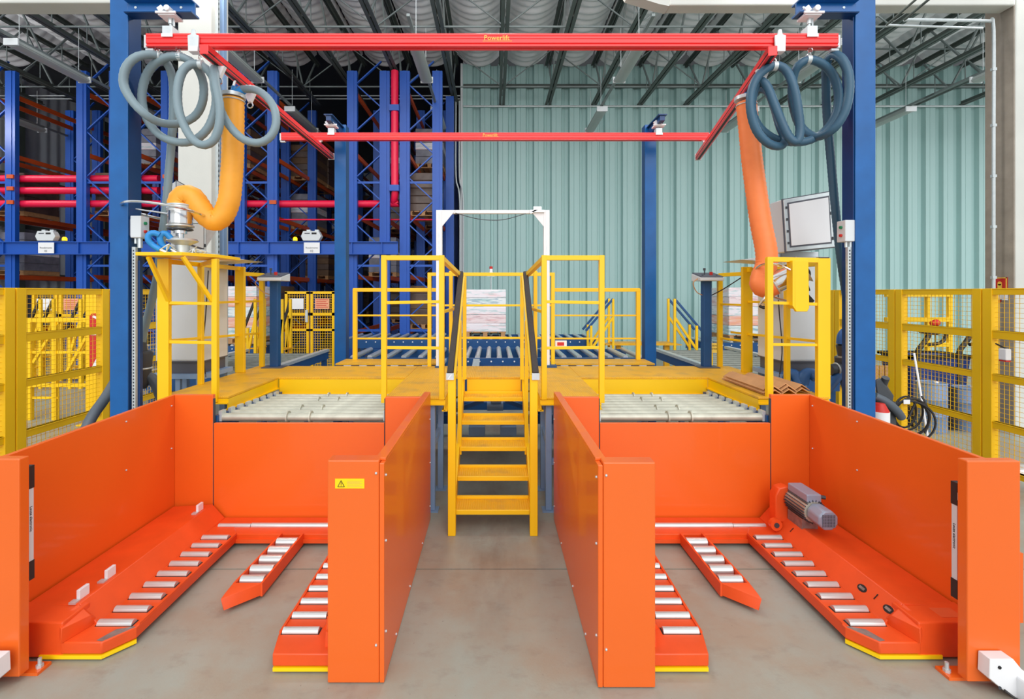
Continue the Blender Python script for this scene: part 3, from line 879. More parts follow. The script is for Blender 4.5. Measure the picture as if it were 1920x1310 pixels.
rail('guard_rail', 'yellow guard rail on the inspection step right of the white portal', [(2.03, 6.78, 1.065, 2.065, .06), (.82, 6.78, 1.065, 2.065)],
     [((2.05, 6.78, 2.05), (.80, 6.78, 2.05), .055), ((2.02, 6.78, 1.69), (.82, 6.78, 1.69), .028), ((2.02, 6.78, 1.365), (.82, 6.78, 1.365), .028)], (1.4, 6.78, 1.065))
# left cage with the tool shelf
lg = rail('guard_rail', 'yellow guard rail cage with tool shelf on the left end of the platform',
     [(-3.045, 4.43, ZP - .05, 2.32, .105), (-2.575, 4.43, ZP - .05, 2.32, .05), (-3.07, 5.02, ZP, 2.32), (-3.06, 5.78, ZP, 2.32, .11), (-3.03, 6.26, ZP, 2.26, .06)],
     [((-3.04, 4.43, 1.915), (-2.57, 4.43, 1.905), .032), ((-3.04, 4.43, 1.555), (-2.57, 4.43, 1.545), .032),
      ((-3.07, 4.43, 2.30), (-3.07, 5.78, 2.30)), ((-3.07, 4.43, 1.90), (-3.07, 6.26, 1.90), .03), ((-3.07, 4.43, 1.56), (-3.07, 6.26, 1.48), .03), ((-3.07, 5.78, 2.24), (-3.03, 6.26, 2.24), .05),
      ((-2.575, 4.43, 2.30), (-3.06, 5.0, 2.30), .04)], (-2.85, 4.9, ZP))
SHZ = 2.36
lg.part('shelf', MB().prism([(-3.12, 4.17), (-2.72, 4.17), (-2.55, 4.42), (-2.55, 4.82), (-3.12, 4.82)], 'z', SHZ - .03, SHZ), YELLOW, bev=.003)
lg.part('shelf_brace', MB().bar((-3.02, 4.19, 2.32), (-3.0, 4.42, 1.93), .03), YELLOW)
lg.part('shelf_brace', MB().bar((-2.72, 4.19, 2.32), (-2.60, 4.42, 1.93), .03), YELLOW)
# right cage
rg = rail('guard_rail', 'yellow guard rail cage on the right end of the platform',
     [(2.535, 4.43, ZP - .02, 2.325, .055), (3.03, 4.43, ZP - .02, 2.325, .115), (3.06, 5.02, ZP, 2.30), (3.05, 5.80, ZP, 2.32, .12), (2.94, 6.26, ZP, 2.255, .06)],
     [((2.51, 4.43, 2.315), (2.98, 4.43, 2.305)), ((2.53, 4.43, 1.915), (3.0, 4.43, 1.90), .032), ((2.53, 4.43, 1.53), (3.0, 4.43, 1.525), .03),
      ((3.06, 4.43, 2.28), (3.06, 5.80, 2.28)), ((3.06, 4.43, 1.90), (3.06, 5.80, 1.90), .03), ((3.06, 4.43, 1.55), (3.06, 6.2, 1.50), .03), ((3.05, 5.80, 2.24), (2.94, 6.26, 2.24), .05),
      ((3.05, 5.80, 1.86), (2.94, 6.26, 1.86), .03), ((3.05, 5.80, 1.42), (2.94, 6.26, 1.42), .03)], (2.85, 4.9, ZP))
rg.part('tool_bracket', MB().prism([(2.735, 2.30), (2.86, 2.30), (2.868, 1.87), (2.85, 1.835), (2.75, 1.835), (2.735, 1.86)], 'y', 4.37, 4.40), YELLOW, bev=.004)
rg.part('tool_bracket', MB().prism([(2.715, 2.30), (2.735, 2.30), (2.735, 1.86), (2.715, 1.89)], 'y', 4.37, 4.46), YELLOW)
rg.part('post_cap', MB().box(2.985, 3.075, 4.404, 4.456, 2.325, 2.335), DARK)

# ------------------------------------------------------------------ white aluminium portal
po = Thing('portal_frame', 'white aluminium portal frame standing behind the stair head', 'frame', (0, 6.2, ZP))
for x in (-.712, .672):
    po.part('upright', MB().box(x - .038, x + .038, 6.17, 6.24, ZP, 3.07), WHITE, bev=.004)
    po.part('groove', MB().box(x - .006, x + .006, 6.166, 6.172, ZP + .01, 3.05), GALV)
    sg = 1 if x < 0 else -1
    po.part('gusset', MB().prism([(x + sg * .038, 3.07), (x + sg * .21, 3.07), (x + sg * .038, 2.86)], 'y', 6.172, 6.182), WHITE)
po.part('cross_bar', MB().box(-.75, .71, 6.18, 6.24, 3.03, 3.075), WHITE, bev=.004)
po.part('clamp', MB().box(.46, .64, 6.14, 6.18, 3.04, 3.07).box(.5, .6, 6.13, 6.17, 3.07, 3.11).bar((.46, 6.15, 3.03), (.6, 6.15, 3.10), .02), CHROME)
po.part('cable', MB().tube(spline([(-.5, 6.15, 3.03), (-.2, 6.13, 2.95), (.1, 6.13, 2.94), (.4, 6.14, 3.02)], .05), .005, 5), DARK)
po.part('base_clamp', MB().box(-.76, -.66, 6.14, 6.26, ZP, ZP + .02).box(.62, .80, 6.14, 6.26, ZP, ZP + .03), MATS['conveyor_blue_paint'])
po.part('indicator_panel', MB().box(.80, .95, 6.30, 6.33, 1.285, 1.38), WHITE)
po.part('display', MB().box(.825, .915, 6.297, 6.30, 1.315, 1.36), INKR)

# ------------------------------------------------------------------ control cabinets with tilted screens
for sg, w_ in ((-1, 'left'), (1, 'right')):
    xa, xb = (-3.67, -3.165) if sg < 0 else (3.125, 3.63)
    c = Thing('control_cabinet', 'tall light grey control cabinet beside the %s end of the platform' % w_, 'cabinet', ((xa + xb) / 2, 5.45, 0), 'control cabinets')
    c.part('body', MB().box(xa, xb, 5.2, 5.70, 1.26, 2.40), CABG, bev=.012)
    c.part('plinth', MB().box(xa + .02, xb - .02, 5.22, 5.68, 1.13, 1.26), CABD)
    c.part('door', MB().box(xa + .015, xb - .015, 5.188, 5.2, 1.28, 2.38), CABG, bev=.004)
    c.part('plinth_line', MB().box(xa, xb, 5.195, 5.7, 1.255, 1.268), CABD)
    for q in (.03, .5):
        xx = xa + q * (xb - xa) / 1
    for x, y in ((xa + .03, 5.22), (xb - .03, 5.22), (xa + .03, 5.66), (xb - .03, 5.66)):
        c.part('stand_leg', MB().box(x - .03, x + .03, y - .03, y + .03, 0, 1.08), GREYB)
    c.part('stand_leg', MB().box((xa + xb) / 2 - .04, (xa + xb) / 2 + .01, 5.2, 5.24, .6, 1.08), GREYB)
    c.part('stand_top', MB().box(xa - .05, xb + .05, 5.17, 5.72, 1.08, 1.13), GREYB)
    # folded desk flap hung on the platform-side face
    xs = xb if sg < 0 else xa
    c.part('desk_flap', MB().hull([(xs, 5.3, 2.345), (xs, 5.7, 2.345), (xs - sg * .40, 5.32, 2.375), (xs - sg * .40, 5.75, 2.375), (xs - sg * .02, 5.3, 2.42), (xs - sg * .02, 5.7, 2.42)]), MATS['galvanised_steel'], bev=.003)
    c.part('cable', MB().tube(spline([(xs - sg * .03, 5.26, 2.25), (xs - sg * .04, 5.2, 1.8), (xs - sg * .02, 5.18, 1.4), (xs - sg * .05, 5.18, 1.1)], .06), .006, 5), BLACK)
    # terminal enclosure on a slanted stand above the cabinet
    h = Thing('operator_terminal', 'light grey operator terminal box tilted on top of the %s control cabinet' % w_, 'terminal', ((xa + xb) / 2, 5.3, 2.4), 'operator terminals')
    if sg > 0:
        a, b, c_, d_ = P(1466, 374, 5.0), P(1559, 358, 5.0), P(1565, 464, 5.0), P(1472, 473, 5.0)
    else:
        a, b, c_, d_ = P(330, 338, 5.05), P(386, 369, 5.25), P(386, 480, 5.25), P(330, 462, 5.05)
    nrm = (b - a).cross(d_ - a).normalized()
    if nrm.y > 0: nrm = -nrm
    back = -nrm * .22
    h.part('housing', MB().hull([a, b, c_, d_, a + back, b + back, c_ + back, d_ + back]), CABG, bev=.01)
    def inset(k, off):
        m = (a + b + c_ + d_) / 4
        return [m + (p - m) * k + nrm * off for p in (a, b, c_, d_)]
    def plate(k, o0, o1): return MB().hull(inset(k, o0) + inset(k, o1))
    h.part('gasket', plate(1.012, -.006, .006), CABD)
    h.part('door_frame', plate(.975, .0, .018), MATS['galvanised_steel'], bev=.004)
    h.part('seal', plate(.845, .018, .0205), CABD)
    h.part('front_panel', plate(.785, .0205, .027), WHITE if sg > 0 else CABG)
    for k in range(4):
        i = inset(.89, .02); p = i[0].lerp(i[3], (k + .5) / 4); q = i[1].lerp(i[2], (k + .5) / 4)
        h.part('latch', MB().box(p.x - .008, p.x + .008, p.y - .006, p.y + .006, p.z - .012, p.z + .012), DARK)
        if k % 2: h.part('hinge', MB().box(q.x - .008, q.x + .008, q.y - .006, q.y + .006, q.z - .016, q.z + .016), DARK)
    h.part('side_tray', MB().hull([c_ + back, d_ + back, c_ + back * 1.6, d_ + back * 1.6, c_ + Vector((0, .2, .3)), d_ + Vector((0, .2, .3))]), MATS['galvanised_steel'])
    h.part('stand', MB().box((xa + xb) / 2 - .2, (xa + xb) / 2 + .2, 5.3, 5.6, 2.40, max(2.46, min(c_.z, d_.z) + .02)), CABG)

# ------------------------------------------------------------------ blue push-button pedestals
for x, w_ in ((-2.83, 'left'), (2.735, 'right')):
    p = Thing('control_pedestal', 'blue control pedestal with a grey button console on the %s part of the platform' % w_, 'pedestal', (x, 6.2, ZP), 'push-button pedestals')
    p.part('post', MB().box(x - .052, x + .052, 6.15, 6.25, ZP + .01, 2.17), CONVB, bev=.006)
    p.part('base_plate', MB().box(x - .13, x + .13, 6.08, 6.27, ZP, ZP + .012), CABD)
    sgn = -1 if x < 0 else 1
    cs = p.part('console', MB().prism([(6.02, 2.16), (6.02, 2.20), (6.30, 2.26), (6.30, 2.16)], 'x', x - .15, x + .15), CABG, bev=.005)
    p.part('console_top', MB().prism([(6.025, 2.204), (6.03, 2.215), (6.295, 2.272), (6.295, 2.262)], 'x', x - .14, x + .14), CABD, cs)
    p.part('emergency_button', MB().cyl((x + .035, 6.14, 2.235), (x + .035, 6.135, 2.275), .02, 12), INKR, cs)
    p.part('joystick', MB().cyl((x - .04, 6.16, 2.235), (x - .04, 6.16, 2.30), .008, 8).cyl((x - .04, 6.16, 2.295), (x - .04, 6.16, 2.325), .016, 10), DARK, cs)
    p.part('button', MB().cyl((x - .09, 6.1, 2.22), (x - .09, 6.1, 2.237), .012, 10).cyl((x + .09, 6.1, 2.22), (x + .09, 6.1, 2.237), .012, 10), DARK, cs)
    p.part('cable', MB().tube(spline([(x - .15, 6.1, 2.19), (x - .21, 6.1, 2.13), (x - .14, 6.16, 2.02), (x - .05, 6.2, 1.98)], .02), .006, 6), CARD)
cbl = single('cable', MB().tube(spline([(2.79, 6.2, 1.97), (2.9, 6.1, 2.05), (3.02, 5.85, 2.2)], .03), .007, 6), BLACK, 'black cable from the right pedestal to the yellow rail post', 'cable')

# ------------------------------------------------------------------ bent cardboard edge protectors on the right walkway
for sname, xc, n, y0, y1, wd in (('left', 2.585, 4, 4.43, 5.30, .078), ('middle', 2.74, 4, 4.47, 5.22, .076), ('right', 2.895, 3, 4.52, 5.12, .074)):
    for i in range(n):
        z = 1.055 + i * .015; x = xc + (.006, -.004, .008, -.002)[i]
        e0 = y0 + (.0, .03, .012, .04)[i]; e1 = y1 - (.0, .06, .02, .09)[i]
        mb = MB().prism([(x - wd, z), (x, z + .050), (x + wd, z), (x + wd, z + .007), (x, z + .058), (x - wd, z + .007)], 'y', e0, e1)
        single('edge_protector', mb, CARD, 'bent brown cardboard edge protector, %s of the %s stack on the right walkway' % (('lowest', 'second', 'third', 'topmost')[i] if i < n - 1 else 'topmost', sname), 'packaging', 'cardboard edge protectors')

# ================================================================== VACUUM LIFTER GANTRY
GD, RD = 4.30, 6.92
def gpost(x0, x1, w_, sg, zt=5.1):
    t = Thing('gantry_post', 'tall blue steel gantry post in front at the %s' % w_, 'post', ((x0 + x1) / 2, GD + .07, 0), 'front gantry posts')
    t.part('front_flange', MB().box(x0, x1, GD, GD + .014, 0.01, zt), BLUE, bev=.003)
    xin = x1 if sg < 0 else x0
    t.part('rear_flange', MB().box(x0, x1, GD + .15, GD + .164, 0.01, zt), BLUE_SHADE)
    t.part('web', MB().box(xin - .012, xin, GD + .014, GD + .15, 0.01, zt).box(x0 if sg < 0 else x1 - .012, x0 + .012 if sg < 0 else x1, GD + .014, GD + .15, .01, zt), BLUE_SHADE)
    t.part('base_plate', MB().box(x0 - .06, x1 + .06, GD - .06, GD + .22, 0, .012), BLUE)
    # slotted strut for cables
    xs = xin + (.03 if sg < 0 else -.03)
    t.part('slotted_strut', MB().box(xs - .016, xs + .016, GD + .03, GD + .06, .2, 2.42), GALV)
    slm = MB()
    for i in range(52):
        z = .9 + i * .029; slm.box(xs - .005, xs + .005, GD + .028, GD + .0305, z, z + .014)
    t.part('strut_slots', slm, MATS['dark_grey_plastic'], kind='stuff')
    xe = xin + (.05 if sg < 0 else -.05)
    t.part('cable_duct', MB().box(min(xs, xe) , max(xs, xe) + .012, GD + .065, GD + .10, .2, 2.3), BLUE_SHADE)
    # arm reaching in over the rail
    L = .60 if sg < 0 else .53
    a0, a1 = (xin, xin + L) if sg < 0 else (xin - L, xin)
    arm = t.part('arm', MB().box(a0, a1, GD + .0, GD + .018, 4.508, 4.60).box(a0, a1, GD - .05, GD + .07, 4.60, 4.612).box(a0, a1, GD - .05, GD + .07, 4.496, 4.508), BLUE)
    t.part('arm_underside_shade', MB().box(a0, a1, GD - .045, GD + .065, 4.49, 4.496), BLUE_SHADE, arm)  # sheet in the darker blue, shade under the arm as colour
    for q in (.12, .8):
        t.part('bolt', MB().cyl((a0 + q * L, GD - .004, 4.56), (a0 + q * L, GD, 4.56), .012, 8), GALV, arm)
gpost(-3.445, -3.285, 'left', -1); gpost(3.235, 3.415, 'right', 1)
for x, w_ in ((-2.33, 'left'), (2.36, 'right')):
    t = Thing('gantry_post', 'slim blue gantry post at the back, %s, holding the rear red rail' % w_, 'post', (x, 7.3, 0), 'rear gantry posts')
    t.part('front_flange', MB().box(x - .085, x + .085, 7.25, 7.262, .01, 4.55), BLUE, bev=.003)
    t.part('web', MB().box(x - .085, x - .073, 7.262, 7.4, .01, 4.55).box(x + .073, x + .085, 7.262, 7.4, .01, 4.55), BLUE_SHADE)
    t.part('rear_flange', MB().box(x - .085, x + .085, 7.4, 7.412, .01, 4.55), BLUE_SHADE)
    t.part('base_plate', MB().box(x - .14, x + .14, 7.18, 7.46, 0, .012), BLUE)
    a = t.part('arm', MB().prism([(6.74, 4.50), (7.40, 4.50), (7.40, 4.42), (7.25, 4.36), (6.74, 4.43)], 'x', x - .035, x + .035), BLUE_SHADE)
    t.part('arm_flange', MB().box(x - .06, x + .06, 6.72, 7.40, 4.50, 4.515), BLUE_SHADE, a)

def rail_profile(d, z0, h, dep):
    z1 = z0 + h
    return [(d, z0), (d, z0 + .06 * h), (d + .012, z0 + .12 * h), (d + .012, z0 + .2 * h), (d, z0 + .25 * h), (d, z0 + .52 * h), (d + .006, z0 + .55 * h), (d, z0 + .58 * h),
            (d, z0 + .74 * h), (d + .005, z0 + .77 * h), (d, z0 + .8 * h), (d, z1 - .05 * h), (d + .01, z1), (d + dep, z1), (d + dep, z0), (d + .6 * dep, z0), (d + .55 * dep, z0 + .05), (d + .45 * dep, z0 + .05), (d + .4 * dep, z0)]
def crane_rail(label, d, x0, x1, z0, h, hang, ztop, clamps, logo, arm_dy):
    t = Thing('crane_rail', label, 'rail', ((x0 + x1) / 2, d, z0), 'red crane runway rails')
    t.part('profile', MB().prism(rail_profile(d - .04, z0, h, .08), 'x', x0, x1), RED)
    for x, sg in ((x0, -1), (x1, 1)):
        e = t.part('end_stop', MB().box(x, x + sg * .025, d - .03, d + .03, z0 - .01, z0 + h * .9).box(x - sg * .05, x + sg * .02, d - .02, d + .02, z0 - .03, z0 - .008), CABG, bev=.004)
    for x in hang:
        hb = t.part('hanger', MB().box(x - .045, x + .045, d - .048, d + .048, z0 + h - .025, z0 + h + .06), GALV, bev=.003)
        t.part('hanger_plate', MB().box(x - .05, x + .05, d - .052, d - .047, z0 + h - .04, z0 + h - .01), WHITE, hb)
        t.part('hanger_rod', MB().cyl((x, d, z0 + h + .06), (x, d, ztop - .02), .011, 10).cyl((x, d, z0 + h + .10), (x, d, z0 + h + .16), .02, 8).cyl((x + .03, d, z0 + h + .08), (x + .03, d, z0 + h + .2), .008, 6), GALV, hb)
        t.part('beam_clamp', MB().box(x - .075, x + .075, d - .06, d + .06, ztop - .03, ztop - .008).bar((x - .07, d - .05, ztop + .01), (x - .03, d - .05, ztop + .04), .03, .05).cyl((x + .02, d - .09, ztop + .02), (x + .02, d - .02, ztop + .02), .026, 12).box(x - .09, x + .09, d - .075, d - .06, ztop - .02, ztop + .0), WHITE, hb, bev=.003)
    for x in clamps:
        c = t.part('bridge_clamp', MB().prism([(x - .05, z0 + h * .70), (x - .02, z0 + h * .80), (x - .012, z0 + h + .02), (x + .012, z0 + h + .02), (x + .02, z0 + h * .80), (x + .05, z0 + h * .70), (x + .045, z0 - .05), (x - .045, z0 - .05)], 'y', d - .065, d - .045), GALV, bev=.004)
        t.part('clamp_block', MB().box(x - .042, x + .042, d - .07, d - .0, z0 - .06, z0 - .012), WHITE, c, bev=.004)
    lm = text_mesh('maker_name', logo[0], logo[1], INKY)
    t.put('maker_name', lm, (logo[2], d - .0415, z0 + h * .60), rot=FRONT)
    t.part('name_underline', MB().box(logo[2] - logo[1] * 2.0, logo[2] + logo[1] * 2.2, d - .0412, d - .0404, z0 + h * .36, z0 + h * .385), INKY)
    return t
crane_rail('front red crane rail crossing the whole top of the picture', GD, -3.095, 3.055, 4.195, .118, (-2.90, 2.82), 4.49, (-2.66, 2.525), ('Powerlift', .062, .02), 0)
crane_rail('rear red crane rail hung from the slim blue posts', RD, -3.06, 3.08, 4.205, .105, (-2.34, 2.36), 4.42, (), ('Powerlift', .058, -.06), 0)

def bridge(label, p, q, trolleys):
    t = Thing('bridge_rail', label, 'rail', (p + q) / 2, 'red bridge rails')
    d = (q - p).normalized()
    t.part('profile', MB().bar(p, q, .075, .085), RED, bev=.006)
    r = d.cross(Vector((0, 0, 1))).normalized()
    t.part('side_groove', MB().bar(p + r * .038 - Vector((0, 0, .02)), q + r * .038 - Vector((0, 0, .02)), .002, .012).bar(p - r * .038 - Vector((0, 0, .02)), q - r * .038 - Vector((0, 0, .02)), .002, .012).bar(p - Vector((0, 0, .0425)), q - Vector((0, 0, .0425)), .03, .002), BLACK)
    t.part('end_cap', MB().bar(q, q + d * .02, .09, .10), CABG)
    for k in trolleys:
        c = p.lerp(q, k) - Vector((0, 0, .045))
        tr_ = t.part('trolley', MB().prism([(c.x - .06, c.z), (c.x + .06, c.z), (c.x + .015, c.z - .10), (c.x - .015, c.z - .10)], 'y', c.y - .02, c.y + .02), WHITE)
        t.part('hook', MB().ring(c - Vector((0, 0, .13)), (0, 1, 0), .028, .007, 16, 6), CHROME, tr_)
    # hangers up to the rear rail
    k = (RD - p.y) / (q.y - p.y); c = p.lerp(q, k)
    t.part('suspension', MB().prism([(c.x - .05, 4.205), (c.x + .05, 4.205), (c.x + .012, c.z + .04), (c.x - .012, c.z + .04)], 'y', RD - .015, RD + .015), WHITE)
BL0, BL1 = P(382, 92, 4.11), P(621, 293, 7.45)
BR0, BR1 = P(1449, 95, 4.11), P(1309, 294, 7.45)
bridge('red bridge rail running back above the left lifting tube', BL0, BL1, (.07, .24))
bridge('red bridge rail running back above the right lifting tube', BR0, BR1, (.08, .26))

# ------------------------------------------------------------------ suction hoses coiled under the front rail
def hose(label, pts, r, m, clips, group):
    t = Thing('vacuum_hose', label, 'hose', pts[-1], group)
    sp = spline(pts, .022)
    t.part('hose_wall', MB().tube(sp, r, 12, True, .028), m)
    for c in clips:
        top = Vector((c.x, GD, 4.195))
        ch = MB()
        n = max(2, int((top.z - c.z - r) / .04)); 
        for i in range(n):
            z = top.z - (i + .5) * (top.z - c.z - r * .8) / n
            ch.ring((c.x + (GD - GD), c.y + (GD - c.y) * (1 - i / n), z), (1, 0, 0) if i % 2 else (0, 1, 0), .02, .005, 12, 5)
        hk = t.part('hook_chain', ch, CHROME)
        t.part('hose_strap', MB().cyl(c - Vector((.018, 0, 0)), c + Vector((.018, 0, 0)), r * 1.12, 14), GALV, hk)
    return t
def HP(lst): return [P(*a) for a in lst]
d0 = GD
hl = HP([(440, 178, 4.62), (452, 168, 4.62), (478, 168, 4.56), (500, 182, 4.48), (515, 206, 4.42), (517, 235, 4.40), (505, 258, 4.39), (482, 268, 4.38), (452, 258, 4.37), (425, 228, 4.36), (408, 190, 4.35), (401, 155, 4.34), (401, 126, 4.33),
         (405, 160, 4.27), (412, 200, 4.26), (411, 235, 4.25), (401, 262, 4.25), (382, 272, 4.25), (362, 262, 4.25), (345, 235, 4.25), (334, 200, 4.26), (334, 160, 4.27), (345, 130, 4.29), (367, 119, 4.32), (390, 132, 4.36), (403, 158, 4.40), (404, 200, 4.42), (390, 240, 4.42), (362, 264, 4.42), (330, 266, 4.42), (298, 252, 4.42), (275, 222, 4.41), (266, 185, 4.40), (272, 148, 4.38), (290, 120, 4.35), (318, 106, 4.33), (345, 108, 4.33),
         (368, 124, 4.38), (381, 155, 4.48), (380, 190, 4.52), (366, 217, 4.54), (338, 231, 4.50), (302, 230, 4.36), (272, 214, 4.25), (247, 188, 4.21), (232, 158, 4.20), (236, 128, 4.20), (254, 108, 4.22), (280, 102, 4.28), (300, 106, 4.34),
         (316, 124, 4.42), (324, 152, 4.50), (325, 200, 4.58), (322, 260, 4.62), (317, 320, 4.64), (311, 390, 4.66), (303, 450, 4.68), (296, 510, 4.70), (283, 570, 4.70), (270, 620, 4.70), (264, 655, 4.70)])
hose('grey suction hose coiled in loops at the left end of the front red rail', hl, .036, HOSEG, [P(299, 105, 4.33), P(338, 106, 4.33), P(377, 121, 4.33), P(401, 127, 4.33)], 'coiled suction hoses')
hr_ = HP([(1415, 178, 4.80), (1424, 168, 4.75), (1440, 172, 4.62), (1452, 200, 4.5), (1462, 235, 4.42), (1472, 262, 4.38), (1462, 274, 4.34), (1440, 268, 4.32), (1419, 245, 4.31), (1408, 210, 4.30), (1408, 175, 4.29), (1420, 145, 4.28), (1442, 126, 4.28), (1462, 124, 4.28),
          (1478, 138, 4.27), (1490, 170, 4.25), (1497, 210, 4.24), (1500, 245, 4.24), (1494, 266, 4.24), (1480, 258, 4.25), (1466, 230, 4.27), (1452, 195, 4.29), (1438, 162, 4.31), (1425, 152, 4.34), (1414, 172, 4.38), (1410, 205, 4.40), (1422, 236, 4.42), (1448, 258, 4.43), (1480, 266, 4.43), (1515, 264, 4.43), (1546, 246, 4.42), (1567, 214, 4.40), (1572, 176, 4.38), (1562, 142, 4.36), (1545, 122, 4.34), (1520, 112, 4.33), (1500, 120, 4.34), (1488, 142, 4.40),
          (1486, 190, 4.50), (1500, 235, 4.52), (1528, 256, 4.42), (1560, 244, 4.28), (1583, 212, 4.22), (1592, 172, 4.20), (1590, 136, 4.21), (1578, 110, 4.25), (1562, 103, 4.33), (1550, 118, 4.40), (1549, 160, 4.5), (1551, 220, 4.60), (1558, 300, 4.64), (1566, 390, 4.66), (1576, 480, 4.68), (1588, 560, 4.70), (1597, 610, 4.74)])
hose('dark blue-grey suction hose coiled in loops at the right end of the front red rail', hr_, .037, HOSEB, [P(1452, 124, 4.28), P(1515, 112, 4.33), P(1562, 103, 4.33)], 'coiled suction hoses')

# ------------------------------------------------------------------ lifting tubes and suction tools
def ringed(pts, r, step=.022): return MB().tube(spline(pts, step), r, 22, True, .026)
lt = Thing('lifting_tube', 'yellow-orange corrugated lifting tube bending down to the left tool shelf', 'tube', P(338, 392, 4.55))
tl_pts = HP([(437, 186, 4.62), (437, 240, 4.62), (436, 300, 4.62), (433, 345, 4.62), (429, 378, 4.62), (418, 404, 4.62), (402, 414, 4.61), (387, 405, 4.59), (375, 388, 4.57), (362, 370, 4.56), (347, 366, 4.55), (338, 374, 4.55), (335, 388, 4.55)])
lt.part('tube_wall', ringed(tl_pts, .098), TUBEL)
c = P(437, 184, 4.62)
lt.part('top_flange', MB().cyl(c, c + Vector((0, 0, .035)), .11, 24), GALV)
lt.part('hose_clip', MB().ring(P(437, 190, 4.62), (0, 0, 1), .102, .006, 28, 6), GALV)
lt.part('swivel', MB().cyl(c + Vector((0, 0, .035)), c + Vector((.02, 0, .11)), .03, 12), BLUEGRIP)
lt.part('hose_cuff', MB().cyl(P(444, 176, 4.62), P(456, 168, 4.62), .042, 14), MATS['bright_blue_grip'])
lt.part('suspension_chain', MB().tube([c + Vector((0, 0, .1)), Vector((BL0.lerp(BL1, .15).x, 4.62, BL0.lerp(BL1, .15).z - .05))], .012, 6), CHROME)

vt = Thing('suction_tool', 'polished round vacuum lifter head with ring handle resting on the yellow shelf', 'lifting tool', P(338, 473, 4.5))
cc = P(338, 0, 4.52); cx, cy_ = cc.x, 4.52
def zz(py): return EYE - (py - CY) * 4.52 / F
vt.part('body', MB().tube([(cx, cy_, zz(421)), (cx, cy_, zz(396))], .102, 30), CHROME, bev=.006)
vt.part('upper_collar', MB().cyl((cx, cy_, zz(397)), (cx, cy_, zz(384)), .11, 28), STEEL)
vt.part('clamp_band', MB().ring((cx, cy_, zz(386)), (0, 0, 1), .108, .007, 30, 6).ring((cx, cy_, zz(392)), (0, 0, 1), .110, .005, 30, 6), GALV)
vt.part('bearing_ring', MB().ring((cx, cy_, zz(424)), (0, 0, 1), .105, .011, 30, 8), STEEL)
vt.part('bearing_ring', MB().ring((cx, cy_, zz(430)), (0, 0, 1), .100, .008, 30, 8), DARK)
vt.part('hub', MB().cyl((cx, cy_, zz(438)), (cx, cy_, zz(420)), .055, 20).cyl((cx, cy_, zz(446)), (cx, cy_, zz(438)), .03, 16), CHROME)
vt.part('suction_plate', MB().tube([(cx + .02, cy_, zz(448)), (cx + .02, cy_, zz(452)), (cx + .02, cy_, zz(460))], [.12, .135, .06], 28), STEEL)
vt.part('pedestal', MB().cyl((cx + .02, cy_, SHZ + .0), (cx + .02, cy_, zz(458)), .06, 16).box(cx - .1, cx + .12, cy_ - .05, cy_ + .05, SHZ, SHZ + .02), GALV)
ringc = Vector((P(314, 401, 4.5).x, 4.50, zz(400)))
ax = Vector((.07, .12, 1)).normalized()
vt.part('ring_handle', MB().ring(ringc, ax, .345, .013, 56, 8), CHROME)
sp_ = MB()
for a in (Vector((-.30, -.13, .03)), Vector((-.28, .17, .05)), Vector((.25, .20, 0))):
    sp_.tube([Vector((cx, cy_, zz(404))), ringc + a], .007, 6)
vt.part('ring_spoke', sp_, CHROME)
g1 = HP([(321, 447, 4.42), (310, 437, 4.40), (301, 440, 4.38), (300, 450, 4.38), (307, 462, 4.40), (320, 468, 4.42)])
g2 = HP([(299, 440, 4.36), (288, 436, 4.34), (279, 440, 4.33), (278, 450, 4.33), (287, 460, 4.35), (301, 468, 4.36)])
for gpts in (g1, g2):
    h_ = vt.part('handle_grip', MB().tube(spline(gpts, .02), .026, 12), BLUEGRIP)
    e = gpts[-1]
    vt.part('grip_end', MB().cyl(e, e + Vector((.05, .01, -.028)), .02, 10), CHROME, h_)
vt.part('handle_frame', MB().tube([g1[0], (cx, cy_, zz(444))], .016, 8).tube([g2[0], g1[2]], .016, 8).box(g2[-1].x - .02, cx, 4.36, 4.42, SHZ, SHZ + .018), GALV)
scr_ = MB()
random.seed(3)
for k in range(14):
    x = cx + random.uniform(-.12, .20); y = random.uniform(4.36, 4.56)
    a = Vector((x, y, SHZ + random.uniform(.0, .03)))
    scr_.tube(spline([a, a + Vector((random.uniform(-.06, .06), random.uniform(-.06, .06), random.uniform(.02, .07))), a + Vector((random.uniform(-.1, .1), random.uniform(-.08, .08), .01))], .02), .006, 5)
single('banding_scrap', scr_, GALV, 'tangle of scrap steel banding at the foot of the lifter head', 'scrap', kind='stuff')

rt = Thing('lifting_tube', 'orange corrugated lifting tube hanging down to the right yellow cage', 'tube', P(1450, 530, 4.62))
rt_pts = HP([(1399, 192, 4.88), (1404, 240, 4.87), (1410, 300, 4.85), (1418, 360, 4.82), (1427, 420, 4.78), (1436, 465, 4.75), (1437, 495, 4.74), (1428, 520, 4.73), (1427, 535, 4.70), (1438, 540, 4.68), (1452, 532, 4.66)])
rt.part('tube_wall', MB().tube(spline(rt_pts, .022), [.095 + .005 * min(1, i / 90) for i in range(len(spline(rt_pts, .022)))], 22, True, .026), TUBER)
c = P(1398, 188, 4.88)
rt.part('top_flange', MB().cyl(c, c + Vector((0, 0, .035)), .105, 24), GALV)
rt.part('hose_clip', MB().ring(P(1400, 198, 4.88), (0, 0, 1), .099, .006, 28, 6), GALV)
rt.part('swivel', MB().cyl(c + Vector((0, 0, .035)), P(1412, 178, 4.82), .045, 14), MATS['bright_blue_grip'])
rt.part('suspension_chain', MB().tube([c + Vector((0, 0, .03)), Vector((BR0.lerp(BR1, .23).x, 4.88, BR0.lerp(BR1, .23).z - .05))], .012, 6), CHROME)
rv = Thing('suction_tool', 'polished vacuum lifter head hanging tilted behind the right yellow cage', 'lifting tool', P(1470, 560, 4.62))
